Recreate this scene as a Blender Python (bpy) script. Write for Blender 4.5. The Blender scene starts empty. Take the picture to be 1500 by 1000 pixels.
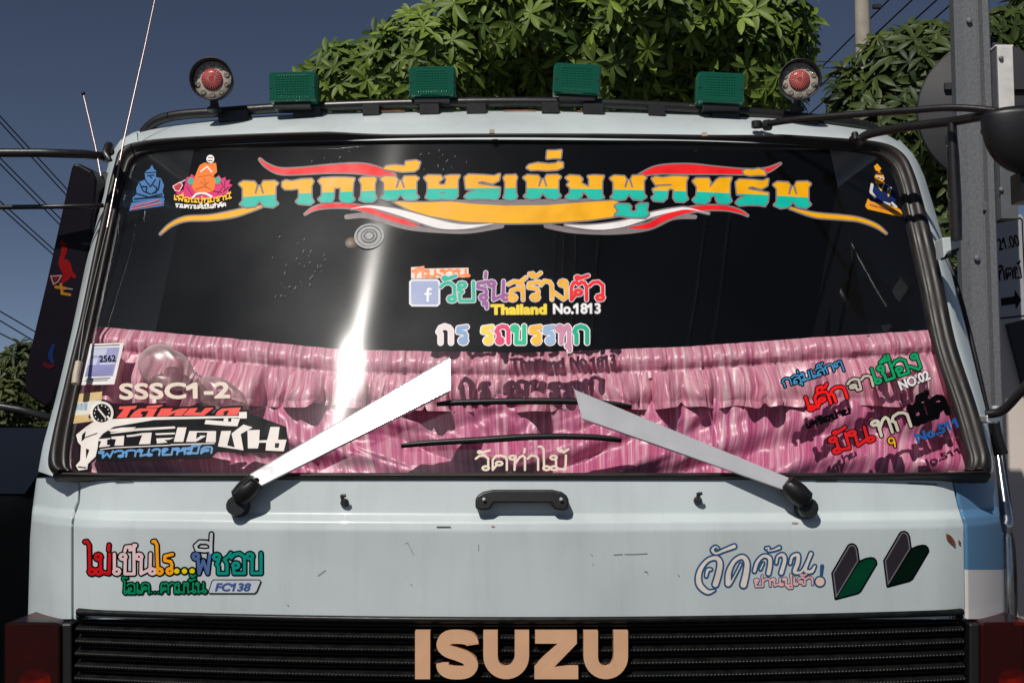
import bpy, math, random
import numpy as np
from mathutils import Vector
from mathutils.geometry import delaunay_2d_cdt

random.seed(7)
RNG = np.random.default_rng(11)
SC = bpy.context.scene
COL = SC.collection
R = math.radians

# ------------------------------------------------------------------ camera
FPX = 1500 * 40 / 36            # focal length in photo pixels (40 mm on 36 mm)
PITCH = R(4.5)
CAM = np.array([0.0, -2.4567, 1.68])
cd = bpy.data.cameras.new('camera'); cam = bpy.data.objects.new('camera', cd); COL.objects.link(cam)
cd.lens = 40; cd.sensor_width = 36; cd.clip_end = 3000; cd.clip_start = 0.05
cam.location = CAM; cam.rotation_euler = (R(90) + PITCH, 0, 0)
SC.camera = cam

# ------------------------------------------------------------------ light
SUN = Vector((-0.276, -0.619, 0.732)).normalized()
SUN_EL = math.asin(SUN.z); SUN_AZ = math.atan2(SUN.x, SUN.y)
w = bpy.data.worlds.new('World'); SC.world = w; w.use_nodes = True
nt = w.node_tree
sky = nt.nodes.new('ShaderNodeTexSky'); sky.sky_type = 'NISHITA'; sky.sun_disc = False
sky.sun_elevation = SUN_EL; sky.sun_rotation = SUN_AZ
sky.altitude = 2500; sky.air_density = 0.5; sky.dust_density = 1.3; sky.ozone_density = 1.2
hs = nt.nodes.new('ShaderNodeHueSaturation'); hs.inputs['Saturation'].default_value = 0.86; nt.links.new(sky.outputs[0], hs.inputs['Color']); nt.links.new(hs.outputs[0], nt.nodes['Background'].inputs[0])
nt.nodes['Background'].inputs[1].default_value = 0.05
sd = bpy.data.lights.new('sun', 'SUN'); sun = bpy.data.objects.new('sun', sd); COL.objects.link(sun)
sd.energy = 3.6; sd.angle = R(0.53); sd.color = (1.0, 0.95, 0.88)
sun.rotation_euler = SUN.to_track_quat('Z', 'Y').to_euler()
SC.view_settings.view_transform = 'Standard'; SC.view_settings.look = 'None'
SC.view_settings.exposure = 0.0; SC.view_settings.gamma = 1.0
SC.view_settings.use_curve_mapping = False
SC.cycles.max_bounces = 10; SC.cycles.transparent_max_bounces = 16

# ------------------------------------------------------------------ measuring: photo pixel -> point on a surface
CP, SP = math.cos(PITCH), math.sin(PITCH)
XC = 0.019                      # middle of the truck
def rays(px, py):
    cx = (np.asarray(px, float) - 750) / FPX; cy = (500 - np.asarray(py, float)) / FPX
    return cx, CP - cy * SP, SP + cy * CP
def on(px, py, f):
    """points where the lines of sight meet the surface y = f(x, z)"""
    dx, dy, dz = rays(px, py)
    x = np.zeros_like(dx); z = np.zeros_like(dx) + 1.7; y = np.zeros_like(dx)
    for _ in range(40):
        y = f(x, z)
        t = (y - CAM[1]) / dy
        x = CAM[0] + t * dx; z = CAM[2] + t * dz
    return np.stack([x, y + 0 * x, z], -1)
def at(px, py, y):
    return on(np.array([px], float), np.array([py], float), lambda x, z: y + 0 * x)[0]
def pxm(y):                     # metres per photo pixel at depth y
    return (y - CAM[1]) / FPX
def glass(x, z): return 0.42 * (z - 1.58) + 0.11 * (x - XC) ** 2
def front(x, z):
    zz = np.asarray(z, float)
    base = np.interp(zz, [1.0, 1.285, 1.47, 1.488, 1.503, 1.58, 1.7], [-0.012, -0.020, -0.034, -0.030, -0.013, 0.0, 0.02])
    r = np.maximum(np.abs(x - XC) - 0.90, 0)
    return base + 0.11 * (x - XC) ** 2 + 2.2 * r * r
GN = np.array([0, -0.9165, 0.385]); FN = np.array([0, -1.0, 0.0])

# ------------------------------------------------------------------ colours and materials
def lin(c):
    return tuple(((v / 255 + 0.055) / 1.055) ** 2.4 if v / 255 > 0.04045 else v / 255 / 12.92 for v in c)
def mat(name, c, rough=0.5, metal=0.0, spec=0.5, coat=0.0, srgb=False, noise=0.0, nscale=8.0, bump=0.0, bscale=60.0, rvar=0.0):
    m = bpy.data.materials.new(name); m.use_nodes = True
    t = m.node_tree; p = t.nodes['Principled BSDF']
    if srgb: c = lin(c)
    p.inputs['Base Color'].default_value = (*c, 1); p.inputs['Roughness'].default_value = rough
    p.inputs['Metallic'].default_value = metal; p.inputs['Specular IOR Level'].default_value = spec
    p.inputs['Coat Weight'].default_value = coat
    tc = t.nodes.new('ShaderNodeTexCoord')
    if noise or rvar:
        n = t.nodes.new('ShaderNodeTexNoise'); n.inputs['Scale'].default_value = nscale; n.inputs['Detail'].default_value = 6
        t.links.new(tc.outputs['Object'], n.inputs['Vector'])
    if noise:
        mx = t.nodes.new('ShaderNodeMix'); mx.data_type = 'RGBA'
        mx.inputs[6].default_value = (*[v * (1 - noise) for v in c], 1); mx.inputs[7].default_value = (*[min(1, v * (1 + noise)) for v in c], 1)
        rp = t.nodes.new('ShaderNodeMapRange'); rp.inputs[1].default_value = 0.3; rp.inputs[2].default_value = 0.7
        t.links.new(n.outputs[0], rp.inputs[0]); t.links.new(rp.outputs[0], mx.inputs[0]); t.links.new(mx.outputs[2], p.inputs['Base Color'])
    if rvar:
        rr = t.nodes.new('ShaderNodeMapRange'); rr.inputs[1].default_value = 0.3; rr.inputs[2].default_value = 0.7
        rr.inputs[3].default_value = max(0.02, rough - rvar); rr.inputs[4].default_value = rough + rvar
        t.links.new(n.outputs[0], rr.inputs[0]); t.links.new(rr.outputs[0], p.inputs['Roughness'])
    if bump:
        b = t.nodes.new('ShaderNodeBump'); b.inputs['Strength'].default_value = bump; b.inputs['Distance'].default_value = 0.004
        n2 = t.nodes.new('ShaderNodeTexNoise'); n2.inputs['Scale'].default_value = bscale; n2.inputs['Detail'].default_value = 5
        t.links.new(tc.outputs['Object'], n2.inputs['Vector']); t.links.new(n2.outputs[0], b.inputs['Height']); t.links.new(b.outputs[0], p.inputs['Normal'])
    return m
_vin = {}
def vinyl(c):
    c = tuple(c)
    if c not in _vin: _vin[c] = mat('vinyl_%d_%d_%d' % c, c, 0.45, spec=0.22 if sum(c) > 200 else 0.06, srgb=True, noise=0.10, nscale=22, rvar=0.1)
    return _vin[c]

M = {}
M['paint'] = mat('pale_paint', (0.54, 0.605, 0.615), 0.42, coat=0.25, noise=0.09, nscale=3.5, rvar=0.08, bump=0.02, bscale=7)
def grime(m, amount):
    t = m.node_tree; N = t.nodes; L = t.links; p = N['Principled BSDF']; src = p.inputs['Base Color'].links[0].from_socket
    tc = N.new('ShaderNodeTexCoord'); mp = N.new('ShaderNodeMapping'); mp.inputs['Scale'].default_value = (26, 26, 2.2); L.new(tc.outputs['Object'], mp.inputs[0])
    n = N.new('ShaderNodeTexNoise'); n.inputs['Scale'].default_value = 1; n.inputs['Detail'].default_value = 8; n.inputs['Roughness'].default_value = 0.65; L.new(mp.outputs[0], n.inputs['Vector'])
    r = N.new('ShaderNodeMapRange'); r.inputs[1].default_value = 0.5; r.inputs[2].default_value = 0.8; r.inputs[4].default_value = amount; L.new(n.outputs[0], r.inputs[0])
    sp = N.new('ShaderNodeTexNoise'); sp.inputs['Scale'].default_value = 130; sp.inputs['Detail'].default_value = 3; L.new(tc.outputs['Object'], sp.inputs['Vector'])
    r2 = N.new('ShaderNodeMapRange'); r2.inputs[1].default_value = 0.70; r2.inputs[2].default_value = 0.76; r2.inputs[4].default_value = amount * 1.6; L.new(sp.outputs[0], r2.inputs[0])
    ad = N.new('ShaderNodeMath'); ad.operation = 'ADD'; ad.use_clamp = True; L.new(r.outputs[0], ad.inputs[0]); L.new(r2.outputs[0], ad.inputs[1])
    mx = N.new('ShaderNodeMix'); mx.data_type = 'RGBA'; mx.inputs[7].default_value = (0.20, 0.17, 0.13, 1); L.new(ad.outputs[0], mx.inputs[0]); L.new(src, mx.inputs[6]); L.new(mx.outputs[2], p.inputs['Base Color'])
grime(M['paint'], 0.13)
M['blue'] = mat('blue_paint', (0.085, 0.200, 0.35), 0.4, coat=0.2, noise=0.05, nscale=5)
M['white'] = mat('white_paint', (0.60, 0.58, 0.58), 0.45, noise=0.05, nscale=6)
M['grille'] = mat('grille_plastic', (0.007, 0.007, 0.007), 0.38, spec=0.3, noise=0.4, nscale=40, rvar=0.1)
M['shadepole'] = mat('pole_shade_grey', (0.10, 0.105, 0.115), 0.6, noise=0.1, nscale=30)  # the shade on the sign bar is put into this grey
M['rubber'] = mat('black_rubber', (0.014, 0.011, 0.010), 0.50, spec=0.45, noise=0.3, nscale=14, bump=0.12, bscale=40, rvar=0.1)
M['black'] = mat('black_plastic', (0.007, 0.007, 0.008), 0.42, noise=0.3, nscale=20, bump=0.08, bscale=90)
M['blackmetal'] = mat('black_tube_paint', (0.012, 0.011, 0.011), 0.35, spec=0.6, noise=0.4, nscale=25, bump=0.1, bscale=70)
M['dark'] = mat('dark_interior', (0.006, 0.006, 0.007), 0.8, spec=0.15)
M['steel'] = mat('stainless_steel', (0.78, 0.78, 0.80), 0.13, metal=0.45, noise=0.06, nscale=18, rvar=0.03, bump=0.02, bscale=9)
M['chrome'] = mat('chrome_trim', (0.5, 0.5, 0.5), 0.2, metal=1.0, noise=0.3, nscale=20, bump=0.25, bscale=12)
M['galv'] = mat('galvanised_steel', (0.17, 0.175, 0.185), 0.55, metal=0.3, noise=0.16, nscale=110, rvar=0.1, bump=0.04, bscale=50)
M['signback'] = mat('dark_grey_sign_back', (0.030, 0.030, 0.034), 0.65, noise=0.08, nscale=4)
M['tan'] = mat('tan_letter', (0.62, 0.36, 0.21), 0.55, noise=0.06, nscale=20)
M['rod'] = mat('antenna_steel', (0.55, 0.42, 0.38), 0.3, metal=0.8)
M['cream'] = mat('cream_plastic', (0.5, 0.42, 0.33), 0.5, noise=0.1, nscale=30)
M['wall'] = mat('cream_plaster', (0.62, 0.54, 0.49), 0.85, noise=0.06, nscale=3, bump=0.2, bscale=30)
M['tarp'] = mat('dark_grey_canvas', (0.035, 0.037, 0.045), 0.8, noise=0.1, nscale=5)
M['concrete'] = mat('pole_concrete', (0.34, 0.30, 0.25), 0.85, noise=0.12, nscale=10, bump=0.2, bscale=40)
M['cable'] = mat('cable_black', (0.01, 0.01, 0.011), 0.6)
M['bark'] = mat('bark', (0.07, 0.055, 0.04), 0.9, noise=0.3, nscale=12, bump=0.5, bscale=25)
M['carpaint'] = mat('black_car_paint', (0.003, 0.003, 0.003), 0.6, spec=0.06)
M['carglass'] = mat('car_glass', (0.006, 0.007, 0.009), 0.15, spec=0.15)
M['signwhite'] = mat('sign_white', (0.36, 0.36, 0.38), 0.5, noise=0.05, nscale=8)
M['strip'] = mat('pole_sunlit_white', (0.62, 0.60, 0.58), 0.6, noise=0.12, nscale=25)
M['asphalt'] = mat('asphalt', (0.055, 0.053, 0.05), 0.9, noise=0.25, nscale=3, bump=0.5, bscale=80)
M['mirrorback'] = mat('dark_purple_plastic', (0.004, 0.002, 0.006), 0.4, spec=0.15, noise=0.2, nscale=8)
M['rust'] = mat('rust', (0.18, 0.055, 0.018), 0.85, noise=0.4, nscale=60)
M['beige'] = mat('beige_paint', (0.55, 0.53, 0.47), 0.5, noise=0.05)

def glass_mat():
    m = bpy.data.materials.new('windshield_glass'); m.use_nodes = True; t = m.node_tree; N = t.nodes; L = t.links
    N.remove(N['Principled BSDF']); out = N['Material Output']
    tr = N.new('ShaderNodeBsdfTransparent'); tr.inputs[0].default_value = (0.88, 0.89, 0.89, 1)
    gl = N.new('ShaderNodeBsdfGlossy'); gl.inputs['Roughness'].default_value = 0.035; gl.inputs[0].default_value = (1, 1, 1, 1)
    fr = N.new('ShaderNodeFresnel'); fr.inputs[0].default_value = 1.45
    m1 = N.new('ShaderNodeMixShader'); L.new(fr.outputs[0], m1.inputs[0]); L.new(tr.outputs[0], m1.inputs[1]); L.new(gl.outputs[0], m1.inputs[2])
    # wiped dust: a soft film and fine wiper scratches that drag the highlight out
    dg = N.new('ShaderNodeBsdfGlossy'); dg.inputs['Roughness'].default_value = 0.36; dg.inputs[0].default_value = (0.9, 0.95, 1, 1)
    an = N.new('ShaderNodeBsdfAnisotropic') if hasattr(bpy.types, 'ShaderNodeBsdfAnisotropicX') else N.new('ShaderNodeBsdfGlossy')
    an.inputs['Roughness'].default_value = 0.14; an.inputs[0].default_value = (1, 1, 1, 1)
    if 'Anisotropy' in an.inputs:
        an.inputs['Anisotropy'].default_value = 0.66
        cv = N.new('ShaderNodeCombineXYZ'); cv.inputs[0].default_value = 0.97; cv.inputs[1].default_value = -0.08; cv.inputs[2].default_value = -0.42
        L.new(cv.outputs[0], an.inputs['Tangent'])
    df = N.new('ShaderNodeBsdfDiffuse'); df.inputs[0].default_value = (0.55, 0.55, 0.58, 1)
    tc = N.new('ShaderNodeTexCoord'); no = N.new('ShaderNodeTexNoise'); no.inputs['Scale'].default_value = 3.0; no.inputs['Detail'].default_value = 7
    L.new(tc.outputs['Object'], no.inputs['Vector'])
    mr = N.new('ShaderNodeMapRange'); mr.inputs[1].default_value = 0.3; mr.inputs[2].default_value = 0.75; mr.inputs[3].default_value = 0.0015; mr.inputs[4].default_value = 0.006
    L.new(no.outputs[0], mr.inputs[0])
    m2 = N.new('ShaderNodeMixShader'); L.new(mr.outputs[0], m2.inputs[0]); L.new(m1.outputs[0], m2.inputs[1]); L.new(dg.outputs[0], m2.inputs[2])
    m3 = N.new('ShaderNodeMixShader'); m3.inputs[0].default_value = 0.0022; L.new(m2.outputs[0], m3.inputs[1]); L.new(an.outputs[0], m3.inputs[2])
    m4 = N.new('ShaderNodeMixShader'); m4.inputs[0].default_value = 0.003; L.new(m3.outputs[0], m4.inputs[1]); L.new(df.outputs[0], m4.inputs[2])
    L.new(m4.outputs[0], out.inputs[0]); return m
M['glass'] = glass_mat()

def clear_plastic():
    m = bpy.data.materials.new('clear_plastic'); m.use_nodes = True; t = m.node_tree; N = t.nodes; L = t.links
    N.remove(N['Principled BSDF']); out = N['Material Output']
    tr = N.new('ShaderNodeBsdfTransparent'); tr.inputs[0].default_value = (0.88, 0.84, 0.84, 1)
    gl = N.new('ShaderNodeBsdfGlossy'); gl.inputs['Roughness'].default_value = 0.28
    df = N.new('ShaderNodeBsdfDiffuse'); df.inputs[0].default_value = (0.55, 0.45, 0.45, 1)
    lw = N.new('ShaderNodeLayerWeight'); lw.inputs[0].default_value = 0.58
    m1 = N.new('ShaderNodeMixShader'); L.new(lw.outputs['Facing'], m1.inputs[0]); L.new(tr.outputs[0], m1.inputs[1]); L.new(df.outputs[0], m1.inputs[2])
    m2 = N.new('ShaderNodeMixShader'); m2.inputs[0].default_value = 0.06; L.new(m1.outputs[0], m2.inputs[1]); L.new(gl.outputs[0], m2.inputs[2])
    L.new(m2.outputs[0], out.inputs[0]); return m
M['clear'] = clear_plastic()

def satin(name, c0, c1, c2):
    m = bpy.data.materials.new(name); m.use_nodes = True; t = m.node_tree; N = t.nodes; L = t.links; p = N['Principled BSDF']
    uv = N.new('ShaderNodeUVMap'); uv.uv_map = 'UVMap'
    mp = N.new('ShaderNodeMapping'); mp.inputs['Scale'].default_value = (190, 0.5, 1); L.new(uv.outputs[0], mp.inputs[0])
    n = N.new('ShaderNodeTexNoise'); n.inputs['Scale'].default_value = 1; n.inputs['Detail'].default_value = 4; n.inputs['Roughness'].default_value = 0.7
    L.new(mp.outputs[0], n.inputs['Vector'])
    cr = N.new('ShaderNodeValToRGB'); e = cr.color_ramp.elements
    e[0].position = 0.30; e[0].color = (*c0, 1); e[1].position = 0.66; e[1].color = (*c2, 1)
    k = e.new(0.5); k.color = (*c1, 1)
    L.new(n.outputs[0], cr.inputs[0]); L.new(cr.outputs[0], p.inputs['Base Color'])
    p.inputs['Roughness'].default_value = 0.36; p.inputs['Specular IOR Level'].default_value = 0.6
    p.inputs['Sheen Weight'].default_value = 0.25; p.inputs['Sheen Tint'].default_value = (1, 0.7, 0.8, 1)
    return m
M['satin'] = satin('pink_satin', (0.46, 0.055, 0.17), (0.76, 0.33, 0.44), (0.93, 0.70, 0.73)); M['satin2'] = satin('pink_satin_sheenless', (0.40, 0.025, 0.14), (0.66, 0.17, 0.33), (0.88, 0.56, 0.63))  # same cloth twice: the drape's missing sheen is put into its deeper colour

def lens_mat(name, c, c2, scale):
    m = mat(name, c, 0.18, coat=0.5); t = m.node_tree; p = t.nodes['Principled BSDF']
    p.inputs['Subsurface Weight'].default_value = 0.0
    lw = t.nodes.new('ShaderNodeLayerWeight'); lw.inputs[0].default_value = 0.5
    mx = t.nodes.new('ShaderNodeMix'); mx.data_type = 'RGBA'; mx.inputs[6].default_value = (*c, 1); mx.inputs[7].default_value = (*c2, 1)
    t.links.new(lw.outputs['Facing'], mx.inputs[0]); t.links.new(mx.outputs[2], p.inputs['Base Color']); return m
M['green'] = lens_mat('green_lens', (0.002, 0.078, 0.042), (0.006, 0.14, 0.075), 1)
M['redlens'] = mat('red_lens', (0.42, 0.045, 0.04), 0.25, coat=0.4)
M['redlight'] = mat('pink_rib', (0.62, 0.20, 0.18), 0.3, coat=0.4)
M['clearlens'] = mat('smoky_clear_lens', (0.46, 0.40, 0.34), 0.25, coat=0.4, noise=0.15, nscale=60)
M['lensdark'] = mat('grey_lens_circle', (0.20, 0.18, 0.14), 0.4, coat=0.4)
def red_cover():
    m = bpy.data.materials.new('dark_red_lens'); m.use_nodes = True; t = m.node_tree; N = t.nodes; L = t.links; p = N['Principled BSDF']
    p.inputs['Base Color'].default_value = (0.016, 0.003, 0.003, 1); p.inputs['Roughness'].default_value = 0.22
    tr = N.new('ShaderNodeBsdfTransparent'); tr.inputs[0].default_value = (0.80, 0.16, 0.05, 1)
    ms = N.new('ShaderNodeMixShader'); ms.inputs[0].default_value = 0.40
    L.new(p.outputs[0], ms.inputs[1]); L.new(tr.outputs[0], ms.inputs[2]); L.new(ms.outputs[0], N['Material Output'].inputs[0]); return m
M['amber'] = red_cover()
M['lampback'] = mat('lamp_inside', (0.10, 0.025, 0.015), 0.5, noise=0.4, nscale=20)
M['orange'] = mat('orange_reflector', (0.85, 0.36, 0.05), 0.55, noise=0.5, nscale=40)

def leaf_mat(name, lo, hi, sc):
    m = bpy.data.materials.new(name); m.use_nodes = True; t = m.node_tree; N = t.nodes; L = t.links; p = N['Principled BSDF']
    at_ = N.new('ShaderNodeAttribute'); at_.attribute_name = 'tone'
    mx = N.new('ShaderNodeMix'); mx.data_type = 'RGBA'; mx.inputs[6].default_value = (*lo, 1); mx.inputs[7].default_value = (*hi, 1)
    L.new(at_.outputs['Fac'], mx.inputs[0]); L.new(mx.outputs[2], p.inputs['Base Color'])
    p.inputs['Roughness'].default_value = 0.5; p.inputs['Specular IOR Level'].default_value = 0.28
    out = N['Material Output']; tl = N.new('ShaderNodeBsdfTranslucent'); L.new(mx.outputs[2], tl.inputs[0])
    ms = N.new('ShaderNodeMixShader'); ms.inputs[0].default_value = 0.13
    L.new(p.outputs[0], ms.inputs[1]); L.new(tl.outputs[0], ms.inputs[2]); L.new(ms.outputs[0], out.inputs[0]); return m
M['leaf'] = leaf_mat('broad_leaf', (0.024, 0.052, 0.009), (0.195, 0.28, 0.040), 1)
M['leafdark'] = leaf_mat('shaded_leaf', (0.020, 0.038, 0.010), (0.090, 0.125, 0.026), 1)  # shade on the right-hand trees is put into this darker leaf copy
M['leafbush'] = leaf_mat('bush_leaf', (0.02, 0.032, 0.008), (0.07, 0.085, 0.02), 1)

# ------------------------------------------------------------------ mesh helpers
def tag(o, label=None, cat=None, group=None, kind=None):
    if label: o['label'] = label
    if cat: o['category'] = cat
    if group: o['group'] = group
    if kind: o['kind'] = kind
    return o
def empty(name, loc):
    o = bpy.data.objects.new(name, None); COL.objects.link(o); o.location = loc; o.empty_display_size = 0.1; return o
class MB:
    def __init__(s): s.v = []; s.f = []; s.m = []; s.mats = []; s.uv = {}; s.smooth = []
    def mi(s, m):
        if m not in s.mats: s.mats.append(m)
        return s.mats.index(m)
    def add(s, V, F, m, smooth=True, uv=None):
        o = len(s.v); k = s.mi(m)
        s.v.extend([tuple(map(float, p)) for p in V])
        if uv is not None:
            for i, q in enumerate(uv): s.uv[o + i] = q
        for f in F: s.f.append([o + i for i in f]); s.m.append(k); s.smooth.append(smooth)
    def grid(s, P, m, closed_u=False, closed_v=False, uv=None, flip=False, smooth=True):
        P = np.asarray(P, float); a, b = P.shape[:2]; F = []
        for i in range(a if closed_v else a - 1):
            for j in range(b if closed_u else b - 1):
                q = [i * b + j, i * b + (j + 1) % b, ((i + 1) % a) * b + (j + 1) % b, ((i + 1) % a) * b + j]
                F.append(q[::-1] if flip else q)
        s.add(P.reshape(-1, 3), F, m, smooth, None if uv is None else np.asarray(uv).reshape(-1, 2))
    def tube(s, pts, r, m, n=12, cap=True):
        P = [np.asarray(p, float) for p in pts]; rs = r if hasattr(r, '__len__') else [r] * len(P); rows = []
        up = np.array([0.13, 0.27, 0.95])
        for i, p in enumerate(P):
            d = P[min(i + 1, len(P) - 1)] - P[max(i - 1, 0)]; d /= np.linalg.norm(d) + 1e-12
            a = np.cross(d, up); 
            if np.linalg.norm(a) < 0.05: a = np.cross(d, np.array([1.0, 0, 0]))
            a /= np.linalg.norm(a); b = np.cross(d, a)
            rows.append([p + rs[i] * (math.cos(t) * a + math.sin(t) * b) for t in np.linspace(0, 2 * math.pi, n, endpoint=False)])
        s.grid(rows, m, closed_u=True)
        if cap:
            for rw, c in ((rows[0], P[0]), (rows[-1], P[-1])):
                s.add(list(rw) + [c], [[j, (j + 1) % n, n] for j in range(n)], m)
    def lathe(s, c, axis, prof, m, n=32, ell=1.0):
        """prof: (distance along axis, radius)"""
        ax = np.asarray(axis, float); ax /= np.linalg.norm(ax)
        a = np.cross(ax, [0, 0, 1.0]); 
        if np.linalg.norm(a) < 1e-3: a = np.array([1.0, 0, 0])
        a /= np.linalg.norm(a); b = np.cross(a, ax); c = np.asarray(c, float)
        s.grid([[c + d * ax + r * (math.cos(t) * a + ell * math.sin(t) * b) for t in np.linspace(0, 2 * math.pi, n, endpoint=False)] for d, r in prof], m, closed_u=True)
    def prism(s, loop, off, m, smooth=False):
        """closed 3D outline pushed along off: front, back and rim"""
        P = np.asarray(loop, float); n = len(P); o = np.asarray(off, float)
        nrm = np.cross(P[1] - P[0], P[2] - P[0])
        s.add(np.concatenate([P, P + o]), [list(range(n)), list(range(2 * n - 1, n - 1, -1))] + [[i, i + n, (i + 1) % n + n, (i + 1) % n] for i in range(n)], m, smooth)
    def box(s, c, sz, m, rot=None):
        c = np.asarray(c, float); h = np.asarray(sz, float) / 2
        V = np.array([[x, y, z] for x in (-1, 1) for y in (-1, 1) for z in (-1, 1)]) * h
        if rot is not None: V = V @ np.asarray(rot).T
        s.add(V + c, [[0, 1, 3, 2], [4, 6, 7, 5], [0, 4, 5, 1], [2, 3, 7, 6], [0, 2, 6, 4], [1, 5, 7, 3]], m, False)
    def build(s, name, parent=None, bevel=0, seg=2, tone=None, recalc=True):
        me = bpy.data.meshes.new(name); me.from_pydata(s.v, [], s.f)
        for k in s.mats: me.materials.append(k)
        me.polygons.foreach_set('material_index', s.m); me.polygons.foreach_set('use_smooth', s.smooth)
        if s.uv:
            ul = me.uv_layers.new(name='UVMap'); li = np.zeros(len(me.loops), int); me.loops.foreach_get('vertex_index', li)
            ul.data.foreach_set('uv', np.array([s.uv.get(i, (0, 0)) for i in li], float).ravel())
        if recalc:
            import bmesh
            bm = bmesh.new(); bm.from_mesh(me); bmesh.ops.recalc_face_normals(bm, faces=bm.faces); bm.to_mesh(me); bm.free()
        me.validate(); me.update()
        o = bpy.data.objects.new(name, me); COL.objects.link(o)
        if parent:
            o.parent = parent
            w_ = Vector((0, 0, 0)); q = parent
            while q: w_ += q.location; q = q.parent
            o.location = -w_
        if bevel:
            b = o.modifiers.new('bevel', 'BEVEL'); b.width = bevel; b.segments = seg; b.limit_method = 'ANGLE'
        return o
def cat(pts, n, closed=False):
    """Catmull-Rom through points, n samples"""
    P = np.asarray(pts, float); k = len(P); out = []
    seg = k if closed else k - 1
    for t in np.linspace(0, seg, n, endpoint=not closed):
        i = min(int(t), seg - 1); u = t - i
        g = (lambda j: P[j % k]) if closed else (lambda j: P[max(0, min(k - 1, j))])
        a, b, c, d = g(i - 1), g(i), g(i + 1), g(i + 2)
        out.append(0.5 * (2 * b + (c - a) * u + (2 * a - 5 * b + 4 * c - d) * u * u + (3 * b - a - 3 * c + d) * u ** 3))
    return np.array(out)
def lerpline(pts, n):
    P = np.asarray(pts, float); d = np.r_[0, np.cumsum(np.linalg.norm(np.diff(P, axis=0), axis=1))]
    t = np.linspace(0, d[-1], n); return np.stack([np.interp(t, d, P[:, i]) for i in range(P.shape[1])], -1)
def pts_y(pl, n=None):
    """(px, py, depth) list -> 3D points"""
    P = cat(pl, n) if n else np.asarray(pl, float)
    return [at(a, b, c) for a, b, c in P]

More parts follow.
